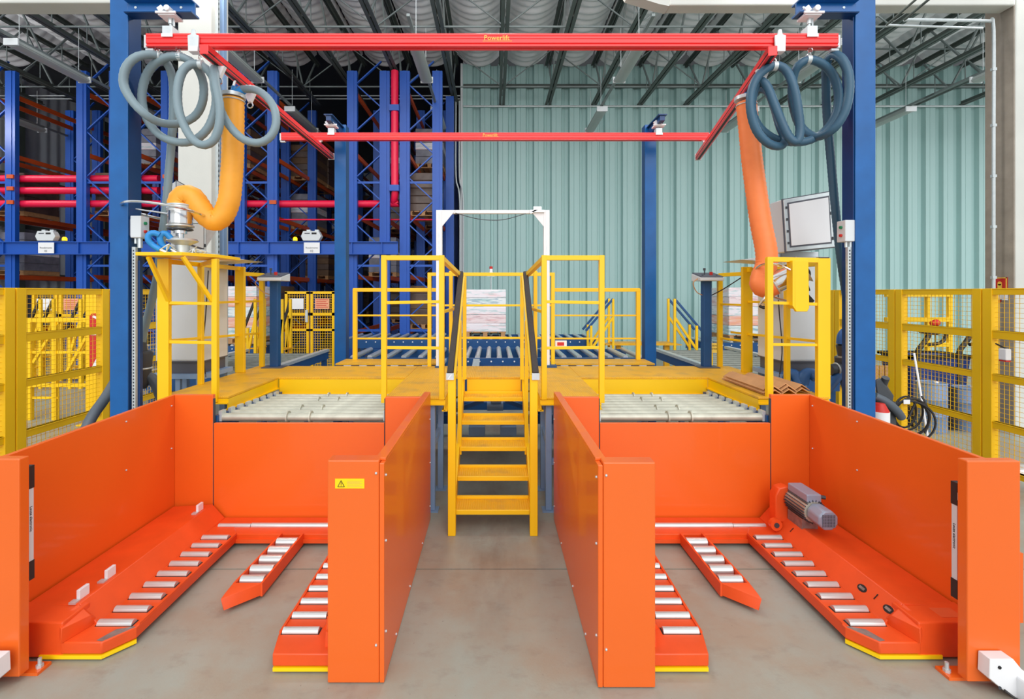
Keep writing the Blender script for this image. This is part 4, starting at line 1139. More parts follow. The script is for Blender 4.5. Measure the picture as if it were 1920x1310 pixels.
a, b = P(1452, 532, 4.66), P(1480, 518, 4.60)
ad = (b - a).normalized()
rv.part('body', MB().cyl(a - ad * .03, b + ad * .02, .10, 28), CHROME, bev=.006)
rv.part('clamp_band', MB().ring(a, ad, .104, .008, 28, 6), GALV)
rv.part('bearing_ring', MB().ring(b + ad * .03, ad, .10, .014, 28, 8).ring(b + ad * .06, ad, .095, .01, 28, 8), DARK)
rv.part('suction_plate', MB().tube([b + ad * .07, b + ad * .14], [.06, .14], 24), STEEL)
rv.part('ring_handle', MB().ring(P(1462, 530, 4.62), Vector((.62, .25, .6)), .24, .012, 44, 8), CHROME)
rv.part('handle_frame', MB().tube([P(1424, 572, 4.60), P(1478, 496, 4.60)], .011, 8).tube([P(1424, 572, 4.60), P(1447, 574, 4.6)], .011, 8), CHROME)
rv.part('hook_plate', MB().prism([(P(1508, 0, 4.6).x, zz(545)), (P(1525, 0, 4.6).x, zz(564)), (P(1510, 0, 4.6).x, zz(578))], 'y', 4.58, 4.60), DARK)
rv.part('handle_grip', MB().tube(spline(HP([(1424, 573, 4.6), (1432, 577, 4.58), (1441, 573, 4.58), (1440, 566, 4.58)]), .02), .014, 8), BLACK)
rv.part('fibre_fringe', MB().tube(spline(HP([(1508, 500, 4.6), (1517, 512, 4.62), (1512, 530, 4.6), (1516, 545, 4.6)]), .02), .018, 6), DARK)

# ------------------------------------------------------------------ vacuum filters and push-button boxes on the posts
lf = Thing('vacuum_filter', 'dark grey cylindrical vacuum filter beside the left front blue post', 'filter', P(264, 730, 4.70))
x = P(264, 0, 4.70).x
def z7(py): return EYE - (py - CY) * 4.70 / F
lf.part('cuff', MB().tube([(x, 4.70, z7(640)), (x, 4.70, z7(660))], [.045, .06], 16), DARK)
lf.part('upper_canister', MB().tube([(x, 4.7, z7(658)), (x, 4.7, z7(663)), (x, 4.7, z7(692))], [.09, .105, .085], 22), MATS['dark_grey_plastic'])
lf.part('band', MB().ring((x, 4.7, z7(690)), (0, 0, 1), .088, .01, 24, 6), GALV)
lf.part('lower_canister', MB().tube([(x, 4.7, z7(692)), (x, 4.7, z7(716)), (x, 4.7, z7(728))], [.088, .082, .05], 22), MATS['dark_grey_plastic'])
lf.part('rating_plate', MB().box(x + .03, x + .065, 4.61, 4.618, z7(712), z7(704)), WHITE)
lf.part('mounting_arm', MB().bar((-3.36, 4.46, z7(690)), (x, 4.66, z7(690)), .03), DARK)
dp = MB().tube(spline([(x + .05, 4.72, z7(706)), (x + .12, 4.74, z7(720)), (x + .20, 4.78, .75), (x + .22, 4.8, .3), (x + .22, 4.8, .02)], .04), .05, 12)
lf.part('outlet_pipe', dp, HOSED)
single('floor_pipe', MB().tube(spline([P(238, 690, 4.75), P(222, 706, 4.7), P(196, 748, 4.45), P(172, 782, 4.3), P(150, 830, 4.2)], .05), .045, 14), HOSED, 'blue-grey pipe slanting down from the left blue post towards the floor', 'pipe')

rf = Thing('vacuum_filter', 'dark vacuum filter with a bright blue hose cuff beside the right front blue post', 'filter', P(1592, 740, 4.75))
x = P(1594, 0, 4.75).x
def z8(py): return EYE - (py - CY) * 4.75 / F
rf.part('blue_cuff', MB().tube(spline(HP([(1597, 612, 4.75), (1590, 621, 4.75), (1582, 629, 4.74), (1580, 645, 4.74)]), .02), .055, 16), MATS['filter_blue'] if 'filter_blue' in MATS else mat('filter_blue', S(40, 100, 180), 0.4))
rf.part('neck', MB().tube(HP([(1580, 645, 4.74), (1588, 668, 4.74)]), [.06, .075], 18), DARK)
rf.part('band', MB().cyl(P(1587, 664, 4.74), P(1588, 668, 4.74), .082, 18), GALV)
rf.part('canister', MB().tube(HP([(1588, 668, 4.75), (1591, 690, 4.75), (1596, 735, 4.75)]), [.105, .11, .065], 22), MATS['dark_grey_plastic'])
rf.part('side_inlet', MB().cyl(P(1590, 690, 4.74), P(1555, 693, 4.70), .055, 16), DARK)
rf.part('clip', MB().ring(P(1568, 692, 4.71), (1, 0, .05), .058, .008, 20, 6), GALV)
rf.part('drain_hose', MB().tube(spline(HP([(1573, 702, 4.70), (1560, 718, 4.66), (1546, 733, 4.62), (1528, 742, 4.62)]), .03), .045, 14), MATS['dark_blue_hose'] if 'dark_blue_hose' in MATS else mat('dark_blue_hose', S(44, 92, 150), 0.45))
rf.part('mounting_arm', MB().bar((3.33, 4.46, z8(690)), (x, 4.72, z8(690)), .03), DARK)
rf.part('support_leg', MB().box(x - .03, x + .03, 4.72, 4.78, 0, z8(728)), DARK)
el = Thing('hose_elbow', 'dark blue U-shaped hose elbows lying behind the cardboard edge protectors', 'hose', P(1500, 715, 5.0))
el.part('elbow', MB().tube(spline(HP([(1470, 720, 5.2), (1472, 706, 5.2), (1482, 700, 5.2), (1494, 706, 5.15), (1500, 722, 5.1)]), .03), .06, 14), MATS['dark_blue_hose'])
el.part('elbow', MB().tube(spline(HP([(1504, 720, 5.1), (1508, 704, 5.1), (1520, 699, 5.1), (1532, 708, 5.05)]), .03), .06, 14), MATS['dark_blue_hose'])

for sg, px, w_ in ((-1, 257, 'left'), (1, 1592, 'right')):
    py0, py1 = (405, 446) if sg < 0 else (413, 453)
    x = P(px, 0, 4.34).x
    t = Thing('switch_box', 'light grey push-button box on the inner side of the %s front blue post' % w_, 'switch', (x, 4.36, EYE - (py1 - CY) * 4.34 / F), 'post-mounted push-button boxes')
    z0 = EYE - (py1 - CY) * 4.34 / F; z1 = EYE - (py0 - CY) * 4.34 / F
    t.part('housing', MB().box(x - .04, x + .055, 4.31, 4.42, z0, z1) if sg < 0 else MB().box(x - .055, x + .04, 4.31, 4.42, z0, z1), CABG, bev=.006)
    fx = x + .055 if sg < 0 else x - .055
    t.part('mount', MB().box(x - .075 if sg < 0 else x + .04, x - .04 if sg < 0 else x + .075, 4.33, 4.38, z0 + .02, z1 - .03), WHITE)
    for q, m in ((.68, MATS['green_button'] if 'green_button' in MATS else mat('green_button', S(20, 130, 80), 0.4)), (.30, INKR)):
        t.part('button', MB().cyl((fx, 4.36, z0 + (z1 - z0) * q), (fx - sg * .015, 4.36, z0 + (z1 - z0) * q), .014, 10), m)
    t.part('cable_gland', MB().cyl((x - .02, 4.35, z0 - .05), (x - .02, 4.35, z0), .012, 8).cyl((x + .02, 4.35, z0 - .09), (x + .02, 4.35, z0), .02, 8), GALV)

# ================================================================== BLUE HIGH RACKING
RY, RB, NB = 13.0, 2.8, 5
LEV = (0.95, 2.45, 4.1, 5.75, 7.4)
RW = .88
up_me = MB().box(-.135, .135, -.06, .06, 0, 8.0).box(-.05, .05, -.075, .06, 0, 8.0).mesh('upright', RACKB)
br_me = {}
def brace_mesh(flip):
    a, b = ((-RW / 2 + .1, 0, 0), (RW / 2 - .1, 0, .62))
    if flip: a, b = (a[0], 0, .62), (b[0], 0, 0)
    return MB().bar(a, b, .03, .065, up=(0, 1, 0)).mesh('brace', RACKB)
br_me = [brace_mesh(False), brace_mesh(True)]
beam_me = MB().box(-.025, .025, 0, RB - .1, -.06, .06).mesh('beam', RACKO)
tie_me = MB().box(-RW / 2, RW / 2, -.02, .02, -.03, .03).mesh('frame_tie', RACKB)
allbr = MB()
for z in range(13):
    a, b = ((-RW / 2 + .1, 0, .1 + z * .63), (RW / 2 - .1, 0, .1 + z * .63 + .62))
    if z % 2: a, b = (a[0], 0, b[2]), (b[0], 0, a[2])
    allbr.bar(a, b, .03, .065, up=(0, 1, 0))
allbr_me = allbr.mesh('bracing', RACKB)
LW = ('lowest level', 'second level', 'third level', 'top level')
DW = ('first', 'second', 'third', 'fourth', 'fifth', 'sixth', 'seventh', 'eighth', 'ninth', 'tenth')
SW = ('leftmost rack', 'second rack', 'third rack', 'rack behind the column', 'rack right of the column', 'rack left of the riser', 'rack right of the riser')
PW_ = ('brown', 'silver', 'cardboard')
racks = [(-13.5, 'leftmost'), (-10.7, 'second from the left'), (-9.3, 'third from the left'), (-7.83, 'behind the left concrete column'), (-6.43, 'right of the left concrete column'), (-3.40, 'left of the vertical red pipe'), (-1.98, 'between the red riser and the green wall')]
for X, w_ in racks:
    t = Thing('pallet_rack', 'tall blue pallet rack with orange beams, %s' % w_, 'rack', (X, RY, 0), 'blue pallet racks')
    for k in range(NB + 1):
        y = RY + k * RB
        for sx in (-1, 1):
            t.put('upright', up_me, (X + sx * (RW / 2 - .0), y, 0))
        if k == 0:
            for z in range(13):
                t.put('brace', br_me[z % 2], (X, y, .1 + z * .63))
            for z in (1.0, 2.75, 5.0):
                t.put('frame_tie', tie_me, (X, y, z))
        else:
            o = t.put('bracing', allbr_me, (X, y, 0)); tag(o, kind='stuff')
        if k < NB:
            for z in LEV:
                for sx in (-1, 1):
                    t.put('beam', beam_me, (X + sx * (RW / 2 - .1), y + .05, z))
# stored pallet loads
def load_proto(m, label, lay=None, w=.86, dpt=1.1, h=1.2):
    t = Thing('pallet_load', label, 'pallet', (0, 0, 0), 'pallet loads stored in the racking')
    pm = MB()
    for i in range(5): pm.box(-w / 2 + i * w * .205, -w / 2 + i * w * .205 + w * .17, -dpt / 2, dpt / 2, .11, .13)
    for i in (-1, 0, 1): pm.box(i * w * .42 - .05, i * w * .42 + .05, -dpt / 2, dpt / 2, .02, .11)
    pm.box(-w / 2, w / 2, -dpt / 2, -dpt / 2 + .1, 0, .02).box(-w / 2, w / 2, dpt / 2 - .1, dpt / 2, 0, .02)
    t.part('wooden_pallet', pm, WOOD)
    n = 5
    for i in range(n):
        z0 = .13 + i * (h - .13) / n; z1 = .13 + (i + 1) * (h - .13) / n - .003
        s_ = .01 * (i % 2)
        t.part('carton_layer', MB().box(-w / 2 + .01 + s_, w / 2 - .01, -dpt / 2 + .01, dpt / 2 - .01 - s_, z0, z1), (lay or [m])[i % len(lay or [m])], bev=.015)
    return t
random.seed(11)
protos = [load_proto(FILMD, 'brown wrapped pallet load stored deep in the blue racking').o,
          load_proto(FILMS, 'silver wrapped pallet load stored deep in the blue racking', [FILMS, FILMS, PINKW]).o,
          load_proto(DARKC, 'plain cardboard pallet load stored deep in the blue racking', [DARKC, FILMD]).o]
used = [False] * 3
for ri, (X, w_) in enumerate(racks):
    for k in range(NB):
        for zi, z in enumerate(LEV[:4]):
            for q in (0, 1):
                if random.random() < (.85 if (k == 0 or ri < 3) else .5) or (ri == 2 and k == 0 and zi == 3): continue
                p = random.randrange(3)
                o = protos[p] if not used[p] else copy_tree(protos[p]); used[p] = True
                o.location = (X, RY + k * RB + .90 + q * 1.22, z + .062)
                o['label'] = '%s pallet load, %s, %s, %s from front' % (PW_[p], SW[ri], LW[zi], DW[k * 2 + q])
# lintel across the rack fronts with terminals, plates and amber lamps
lb = Thing('lintel_beam', 'deep blue steel beam across the rack fronts at head height of the forklift doors', 'beam', (-8, 12.85, 3.04))
lb.part('web', MB().box(-17.4, -2.58, 12.84, 12.86, 3.06, 3.36), RACKB)
lb.part('flange', MB().box(-17.4, -2.58, 12.78, 12.92, 3.36, 3.385).box(-17.4, -2.58, 12.78, 12.92, 3.04, 3.06), RACKB)
for X, _ in racks[:-1]:
    for sx in (-.4, .4):
        lb.part('stiffener', MB().box(X + sx - .012, X + sx + .012, 12.79, 12.84, 3.06, 3.36), RACKB)
for (px, num, w_, lx) in ((87, '01', 'left', 118), (584, '02', 'right', 552)):
    c = P(px, 0, 12.8).x
    t = Thing('rack_terminal', 'pale grey eight-sided terminal box standing on the blue lintel beam, %s one' % w_, 'terminal', (c, 12.85, 3.385), 'rack terminals')
    oc = [(c - .21, 3.40), (c + .20, 3.40), (c + .27, 3.52), (c + .20, 3.66), (c - .21, 3.66), (c - .27, 3.52)]
    t.part('housing', MB().prism(oc, 'y', 12.76, 12.92), CABG, bev=.01)
    t.part('display', MB().box(c + .02, c + .15, 12.755, 12.76, 3.575, 3.62), INK)
    t.part('key_row', MB().box(c - .17, c - .03, 12.756, 12.76, 3.585, 3.61), CABD)
    for sx in (-.08, .14):
        t.part('top_cap', MB().box(c + sx - .05, c + sx + .05, 12.8, 12.88, 3.66, 3.70), GALV)
    t.part('foot', MB().box(c - .15, c + .15, 12.8, 12.88, 3.385, 3.40), DARK)
    l = P(lx, 0, 12.8).x
    a = Thing('beacon_lamp', 'lit amber beacon on the blue lintel beam beside the %s terminal' % w_, 'lamp', (l, 12.85, 3.385), 'amber beacons')
    a.part('base', MB().cyl((l, 12.85, 3.385), (l, 12.85, 3.41), .06, 14), DARK)
    a.part('dome', MB().tube([(l, 12.85, 3.41), (l, 12.85, 3.48), (l, 12.85, 3.51)], [.055, .055, .03], 14), AMBER)
    s_ = Thing('number_plate', 'white plate under the %s terminal on the blue lintel beam' % w_, 'sign', (c + .02, 12.78, 3.08), 'lintel number plates')
    s_.part('plate', MB().box(c - .19, c + .23, 12.768, 12.776, 3.07, 3.355), WHITE)
    s_.put('print', text_mesh('print', 'Recebimento', .062, INK), (c + .02, 12.766, 3.215), rot=FRONT)
    s_.put('print', text_mesh('print', num, .085, INK), (c + .02, 12.766, 3.125), rot=FRONT)
# sprinkler mains
for z, w_ in ((EYE + (CY - 335) * 13.17 / F, 'top'), (EYE + (CY - 357) * 13.17 / F, 'middle'), (EYE + (CY - 382) * 13.17 / F, 'lowest')):
    x1 = -9.2 if w_ != 'lowest' else -2.95
    t = Thing('sprinkler_pipe', 'thick red sprinkler main running across the rack fronts, %s of three' % w_, 'pipe', (-10, 13.17, z), 'red sprinkler mains')
    pts = [(-16.9, 13.17, z), (x1, 13.17, z)]
    if w_ == 'lowest':
        pts = spline([(-16.9, 13.17, z), (-10, 13.17, z), (-3.2, 13.17, z), (-2.80, 13.15, z + .04), (-2.69, 13.0, z + .25), (-2.69, 12.96, z + .75)], .12)
    t.part('pipe', MB().tube(pts, .098, 12), REDPIPE)
    for X, _ in racks[:-2]:
        if X < x1: t.part('pipe_bracket', MB().box(X + .38, X + .56, 12.9, 13.0, z - .05, z + .05), RACKO)
t = Thing('sprinkler_pipe', 'thick red vertical sprinkler riser between two blue racks', 'pipe', (-2.70, 13.3, 4), 'red sprinkler mains')
t.part('pipe', MB().cyl((-2.69, 12.96, 4.9), (-2.69, 12.96, 8.0), .10, 14), REDPIPE)
for z in (4.75, 6.9):
    t.part('clamp', MB().box(-2.82, -2.56, 12.84, 13.07, z, z + .16), RACKB)
single('sprinkler_branch', MB().tube([(-6.0, 13.2, 4.03), (-1.55, 13.2, 4.03)], .022, 8), REDPIPE, 'thin red sprinkler branch pipe across the racks above the lintel', 'pipe')
for dx in (0, .11):
    single('conduit', MB().tube(spline([(-1.22 + dx, 15.2, 8.1), (-1.22 + dx, 15.2, 5.7), (-1.10 + dx, 15.2, 4.9), (-1.10 + dx, 15.2, 1.0)], .2), .025, 7), GALV, 'pair of thin grey conduits running down beside the green wall edge, %s one' % ('left' if dx == 0 else 'right'), 'pipe', 'conduits by the green wall')
single('corner_post', MB().box(-1.48, -1.24, 14.6, 14.8, 0, 8.0), RACKB, 'blue post between the racking and the green wall edge', 'post')

# ================================================================== REAR CONVEYORS
def bolts(t, pts):
    mb = MB()
    for p in pts: mb.cyl((p[0], p[1], p[2]), (p[0], p[1] - .012, p[2]), .016, 6)
    t.part('bolt_heads', mb, WHITE, kind='stuff')
def conv_x(label, x0, x1, y0, y1, z, pitch, r=.04, h=.13, grp='blue roller conveyors behind the platform'):
    """moves loads sideways: rollers point away from us"""
    t = Thing('roller_conveyor', label, 'conveyor', ((x0 + x1) / 2, (y0 + y1) / 2, 0), grp)
    for y in (y0, y1):
        t.part('side_frame', MB().box(x0, x1, y - .03, y + .03, z - h - .03, z - .03).box(x0, x1, y - .05, y + .05, z - h - .04, z - h - .03), CONVB)
    bolts(t, [(x0 + .12 + .22 * i, y0 - .03, z - .09) for i in range(int((x1 - x0 - .1) / .22))])
    rme = MB().cyl((0, y0 + .035, 0), (0, y1 - .035, 0), r, 12).mesh('roller', STEEL)
    n = int((x1 - x0 - .1) / pitch)
    for i in range(n + 1):
        t.put('roller', rme, (x0 + .08 + i * (x1 - x0 - .16) / max(1, n), 0, z - .03))
    for x in (x0 + .08, x1 - .08):
        for y in (y0, y1):
            t.part('leg', MB().box(x - .04, x + .04, y - .03, y + .03, 0, z - h - .03), CONVB)
    return t
def conv_y(label, x0, x1, y0, y1, z, pitch, r=.04, grp='blue roller conveyors behind the platform'):
    t = Thing('roller_conveyor', label, 'conveyor', ((x0 + x1) / 2, (y0 + y1) / 2, 0), grp)
    for x, m in ((x0, CONVB), (x1, CONVB)):
        t.part('side_frame', MB().box(x - .03, x + .03, y0, y1, z - .17, z - .02), m)
        t.part('guide_rail', MB().box(x - .05, x + .05, y0, y1, z - .02, z + .03), GALV)
    rme = MB().cyl((x0 + .03, 0, 0), (x1 - .03, 0, 0), r, 12).mesh('roller', ROLLER_D)
    n = int((y1 - y0) / pitch)
    for i in range(n):
        t.put('roller', rme, (0, y0 + .1 + i * pitch, z - .05))
    t.part('end_frame', MB().box(x0, x1, y0 - .03, y0 + .03, z - .25, z - .06), CONVB)
    for y in (y0 + .15, (y0 + y1) / 2, y1 - .15):
        for x in (x0, x1):
            t.part('leg', MB().box(x - .04, x + .04, y - .04, y + .04, 0, z - .17), CONVB)
    return t
conv_x('long blue cross conveyor right in front of the green wall', -3.6, 2.44, 11.42, 12.8, .94, .24, h=.2)
c0 = conv_x('short blue cross conveyor with six rollers seen through the stair head', -.62, .60, 9.15, 10.8, .80, .2, .05, .2)
c0.part('chain_cover', MB().hull([(-.42, 8.7, .60), (-.28, 8.7, .60), (-.40, 9.12, .76), (-.28, 9.12, .76), (-.42, 8.7, .56), (-.28, 8.7, .56), (-.40, 9.12, .72), (-.28, 9.12, .72)]), GALV)
c0.part('drive_box', MB().box(-.25, .6, 8.85, 9.1, .48, .62), CONVB)
conv_x('blue cross conveyor behind the inspection step left of the stair head', -2.85, -.70, 9.35, 10.8, .78, .3, .05, .17)
conv_x('blue cross conveyor behind the inspection step right of the stair head', .68, 2.95, 9.35, 10.8, .78, .3, .05, .17)
conv_y('blue conveyor running back on the left behind the control pedestal', -5.05, -3.42, 6.95, 9.8, .84, .26)
conv_y('blue conveyor running back on the right behind the control pedestal', 3.35, 4.98, 6.95, 10.3, .84, .26)
conv_x('blue cross conveyor at the far right carrying a pallet load', 5.35, 7.6, 12.0, 13.4, .80, .26, h=.28)
conv_x('blue cross conveyor at the far left carrying a pallet load', -8.2, -5.5, 11.2, 12.6, .80, .26, h=.24)
for x0, x1, w_ in ((-2.35, -.95, 'left'), (.93, 2.33, 'right')):
    conv_y('blue conveyor passing under the platform on the %s' % w_, x0, x1, 7.0, 9.1, .74, .3)
dm = Thing('drive_unit', 'blue conveyor drive unit low behind the stair treads', 'machine', (0, 6.8, 0))
dm.part('base_frame', MB().box(-.9, .9, 6.7, 6.78, .18, .30).box(-.9, .9, 7.5, 7.58, .18, .3), CONVB)
for x in (-.24, .19):
    dm.part('gear_box', MB().box(x - .11, x + .11, 6.52, 6.7, .06, .19), GREYB, bev=.01)
dm.part('motor', MB().cyl((-.1, 6.6, .46), (.12, 6.6, .46), .07, 16).box(-.05, .09, 6.53, 6.66, .51, .57), GREYB)
dm.part('sloping_guard', MB().hull([(-.8, 6.75, .30), (-.15, 6.75, .52), (-.8, 6.78, .30), (-.15, 6.78, .52), (-.8, 6.75, .24), (-.15, 6.75, .46)]).hull([(.8, 6.75, .30), (.15, 6.75, .52), (.8, 6.78, .30), (.15, 6.78, .52), (.8, 6.75, .24), (.15, 6.75, .46)]), CONVB)
dm.part('cables', MB().tube(spline([(-.7, 6.68, .5), (-.3, 6.6, .62), (.1, 6.62, .55), (.5, 6.6, .66), (.8, 6.7, .5)], .06), .014, 6), BLACK)
# pallet loads waiting on the conveyors
for x, y, z, w, h_, lay, lab in ((-.22, 12.1, .935, 1.02, 1.15, [PINKW, FILMR, PINKW, FILMG, PINKW], 'pale film-wrapped pallet load before the green wall, straight behind the stairs'),
                             (6.45, 12.7, .80, 1.05, 1.34, [FILMG, FILMO, PINKW, FILMR, PINKW], 'film-wrapped pallet load with orange and white layers at the right, behind the cage rail'),
                             (-6.25, 11.9, .80, 1.25, 1.36, [FILMG, FILMO, FILMG, FILMO, PINKW], 'film-wrapped pallet load with orange and green layers at the left, behind the cage posts')):
    t = load_proto(PINKW, lab, lay, w, 1.1, h_)
    t.o.location = (x, y, z + .012); t.o['group'] = 'pallet loads on the conveyors'

# crossover steps with dark handrails
def steps(x0, x1, ya, yb, label, m=CONVB, zlo=1.15, zhi=1.88):
    t = Thing('crossover_steps', label, 'stairs', ((x0 + x1) / 2, (ya + yb) / 2, 0), 'crossover steps over the rear conveyors')
    for y in (ya, yb):
        hr = t.part('handrail', MB().bar((x0, y, zlo), (x1, y, zhi), .045, .045), m)
        t.part('post', MB().box(x1 - .025, x1 + .025, y - .025, y + .025, 0, zhi), YELLOW)
        xq = x0 + .12 * (1 if x1 > x0 else -1)
        t.part('post', MB().box(xq - .025, xq + .025, y - .025, y + .025, 0, zlo + .12), YELLOW)
        t.part('middle_rail', MB().bar((xq, y, zlo - .42), (x1, y, zhi - .42), .04, .05), YELLOW)
    for i in range(4):
        k = (i + .5) / 4
        x = x0 + (x1 - x0) * k
        t.part('tread', MB().box(x - .09, x + .09, min(ya, yb), max(ya, yb), .22 + .2 * i, .24 + .2 * i), DECK)
    return t
steps(2.08, 2.70, 10.92, 11.32, 'yellow crossover steps with dark blue handrails rising to the right')
steps(4.72, 4.10, 10.92, 11.32, 'yellow crossover steps with dark blue handrails falling to the right')
steps(-5.36, -5.08, 10.6, 10.2, 'yellow crossover steps with black handrails between the left cage posts', BLACK)
steps(-4.62, -4.42, 10.4, 10.0, 'yellow crossover steps with black handrails beside the left control pedestal', BLACK)
steps(-9.9, -9.55, 10.4, 10.1, 'yellow crossover steps with black handrails behind the left mesh fence, left ones', BLACK)
steps(-9.05, -8.7, 10.4, 10.1, 'yellow crossover steps with black handrails behind the left mesh fence, right ones', BLACK)
cb = single('crossover_bridge', MB().box(2.72, 4.08, 10.9, 11.34, .82, .87).box(2.8, 2.9, 11.0, 11.1, 0, .82).box(3.9, 4.0, 11.0, 11.1, 0, .82), DECK, 'low yellow bridge deck between the two right crossover steps', 'platform')
rail('guard_rail', 'yellow rail low at the far right conveyor, behind the right blue post', [(7.6, 9.2, 0, 2.0, .09), (8.3, 9.2, 0, 2.0), (8.72, 9.2, 0, 2.0, .08)],
     [((7.5, 9.2, 1.98), (8.75, 9.2, 1.98), .09), ((7.5, 9.2, 1.5), (8.75, 9.2, 1.5), .09), ((8.2, 9.2, 1.02), (8.7, 9.2, 1.02), .08)], (8.1, 9.2, 0), 'yellow guard rails', .06)
cs = Thing('warning_sign', 'small yellow board lettered CUIDADO ESTEIRA behind the right pedestal', 'sign', P(1340, 662, 7.3))
a, b = P(1330, 643, 7.3), P(1348, 661, 7.3)
cs.part('board', MB().box(a.x, b.x, 7.3, 7.31, b.z, a.z), INKY)
cs.put('print', text_mesh('print', 'CUIDADO', .034, INK), ((a.x + b.x) / 2 + .01, 7.2985, a.z - .04), rot=FRONT)
cs.put('print', text_mesh('print', 'ESTEIRA', .034, INK), ((a.x + b.x) / 2 + .01, 7.2985, a.z - .09), rot=FRONT)
cs.part('stake', MB().box(a.x + .03, a.x + .06, 7.31, 7.33, .80, a.z), YELLOW)
sb = single('warning_beacon', MB().cyl((-.09, 12.95, 2.57), (-.09, 12.95, 2.66), .045, 12).box(-.19, .01, 12.91, 12.99, 2.46, 2.52).cyl((-.09, 12.95, 2.52), (-.09, 12.95, 2.57), .06, 12), WHITE, 'small white beacon with a red cap before the green wall', 'lamp')
bc = bpy.data.objects.new('red_cap', MB().cyl((0, 0, .20), (0, 0, .27), .045, 12).mesh('red_cap', INKR)); COL.objects.link(bc); bc.parent = sb; bc['label'] = 'red cap'
mp = bpy.data.objects.new('mast', MB().cyl((0, 0, -2.46), (0, 0, 0), .015, 8).mesh('mast', GALV)); COL.objects.link(mp); mp.parent = sb

# ================================================================== MESH FENCES AND GATES
def mesh_wires(mb, axis, c, a0, a1, z0, z1, pitch, r):
    """fine welded wire grid in one vertical plane"""
    def pt(a, z, o=0): return (c + o, a, z) if axis == 'x' else (a, c + o, z)
    n = int((a1 - a0) / pitch); up = (1, 0, 0) if axis == 'x' else (0, 1, 0)
    for i in range(1, n):
        a = a0 + (a1 - a0) * i / n
        mb.bar(pt(a, z0), pt(a, z1), r, r, up)
    n = int((z1 - z0) / pitch)
    for i in range(1, n):
        z = z0 + (z1 - z0) * i / n
        mb.bar(pt(a0, z, r), pt(a1, z, r), r, r, up)
def fence(x, y0, y1, label, grp):
    t = Thing('mesh_fence', label, 'fence', (x, (y0 + y1) / 2, 0), grp)
    for y in (y0 + .055, y1 - .055):
        t.part('post', MB().box(x - .04, x + .04, y - .05, y + .05, 0, 2.055), YELLOW_F, bev=.004)
    for z, h in ((2.02, .07), (1.555, .09), (1.09, .075), (.575, .075), (.10, .06)):
        t.part('rail', MB().box(x - .03, x + .03, y0 + .10, y1 - .10, z - h / 2, z + h / 2).box(x - .035, x + .035, y0 + .1, y1 - .1, z + h / 2 - .012, z + h / 2), YELLOW_F, bev=.003)
    m = MB(); mesh_wires(m, 'x', x, y0 + .1, y1 - .1, .10, 2.0, .05, .0036)
    t.part('wire_mesh', m, YELLOW_F, kind='stuff', smooth=False)
for i, y in enumerate((3.60, 4.76, 5.92, 7.08)):
    fence(-4.78, y, y + 1.155, 'yellow mesh fence panel on the left side, %s from the camera' % ('first', 'second', 'third', 'fourth')[i], 'left mesh fence panels')
for i, y in enumerate((4.18, 5.335, 6.49, 7.645)):
    fence(5.45, y, y + 1.15, 'yellow mesh fence panel on the right side, %s from the camera' % ('first', 'second', 'third', 'fourth')[i], 'right mesh fence panels')
def gates(x0, y, label, w=1.25):
    t = Thing('mesh_gate', label, 'gate', (x0 + w / 2, y, 0), 'mesh gates at the rack fronts')
    hw = w / 2
    for k, m in ((0, WHITE), (1, NOTICE_O)):
        a, b = x0 + k * hw + .02, x0 + (k + 1) * hw - .02
        fr = t.part('gate_leaf', MB().box(a, a + .06, y - .03, y + .03, 0, 2.04).box(b - .06, b, y - .03, y + .03, 0, 2.04).box(a, b, y - .03, y + .03, 1.99, 2.05).box(a, b, y - .03, y + .03, 1.46, 1.53).box(a, b, y - .03, y + .03, 1.08, 1.13).box(a, b, y - .03, y + .03, .05, .12), YELLOW_F)
        mm = MB(); mesh_wires(mm, 'y', y, a + .05, b - .05, .1, 2.0, .06, .008)
        t.part('wire_mesh', mm, YELLOW_F, fr, kind='stuff', smooth=False)
        sg = t.part('notice', MB().box(a + .12, b - .12, y - .045, y - .035, 1.62, 1.88), m, fr)
        if k:
            l = MB()
            for q in range(5): l.box(a + .15, b - .15 - .04 * (q % 2), y - .047, y - .0448, 1.66 + q * .045, 1.672 + q * .045)
            t.part('print_lines', l, INKR, fr)
    t.part('lock', MB().box(x0 + hw - .09, x0 + hw - .03, y - .07, y - .03, 1.3, 1.6), GALV)
gates(-5.14, 11.75, 'pair of yellow mesh gates with white and orange notices left of the rear blue post')
gates(-10.6, 11.0, 'pair of yellow mesh gates with notices seen through the left mesh fence')

# things seen through the left fence
rail('guard_rail', 'yellow guard frame low behind the left mesh fence', [(-6.95, 7.6, 0, 1.6), (-6.35, 7.6, 0, 1.6), (-7.35, 7.6, 0, 1.6)],
     [((-7.6, 7.6, 1.58), (-5.95, 7.6, 1.58)), ((-7.6, 7.6, 1.07), (-5.95, 7.6, 1.07), .05), ((-7.6, 7.6, .55), (-5.95, 7.6, .55), .06), ((-7.35, 7.6, .35), (-6.9, 7.6, .35), .04), ((-7.3, 7.6, .9), (-6.9, 7.6, 1.55), .045), ((-6.8, 7.6, .7), (-6.35, 7.6, 1.5), .045)], (-6.9, 7.6, 0), 'yellow guard rails', .07)
single('yellow_column', MB().box(-6.22, -6.06, 7.3, 7.46, 0, 2.0).box(-6.3, -5.98, 7.22, 7.54, 0, .02), YELLOW_F, 'square yellow column behind the left mesh fence', 'post', bev=.004)
rb = Thing('notice_stand', 'red and white triangular notice stand behind the left mesh fence', 'sign', (-5.55, 6.75, 0))
rb.part('board', MB().prism([(-5.69, .95), (-5.69, 1.68), (-5.65, 1.72), (-5.43, 1.72), (-5.43, .95)], 'y', 6.74, 6.76), INKR)
rb.part('white_field', MB().prism([(-5.66, .95), (-5.43, .95), (-5.43, 1.38)], 'y', 6.735, 6.739), WHITE)
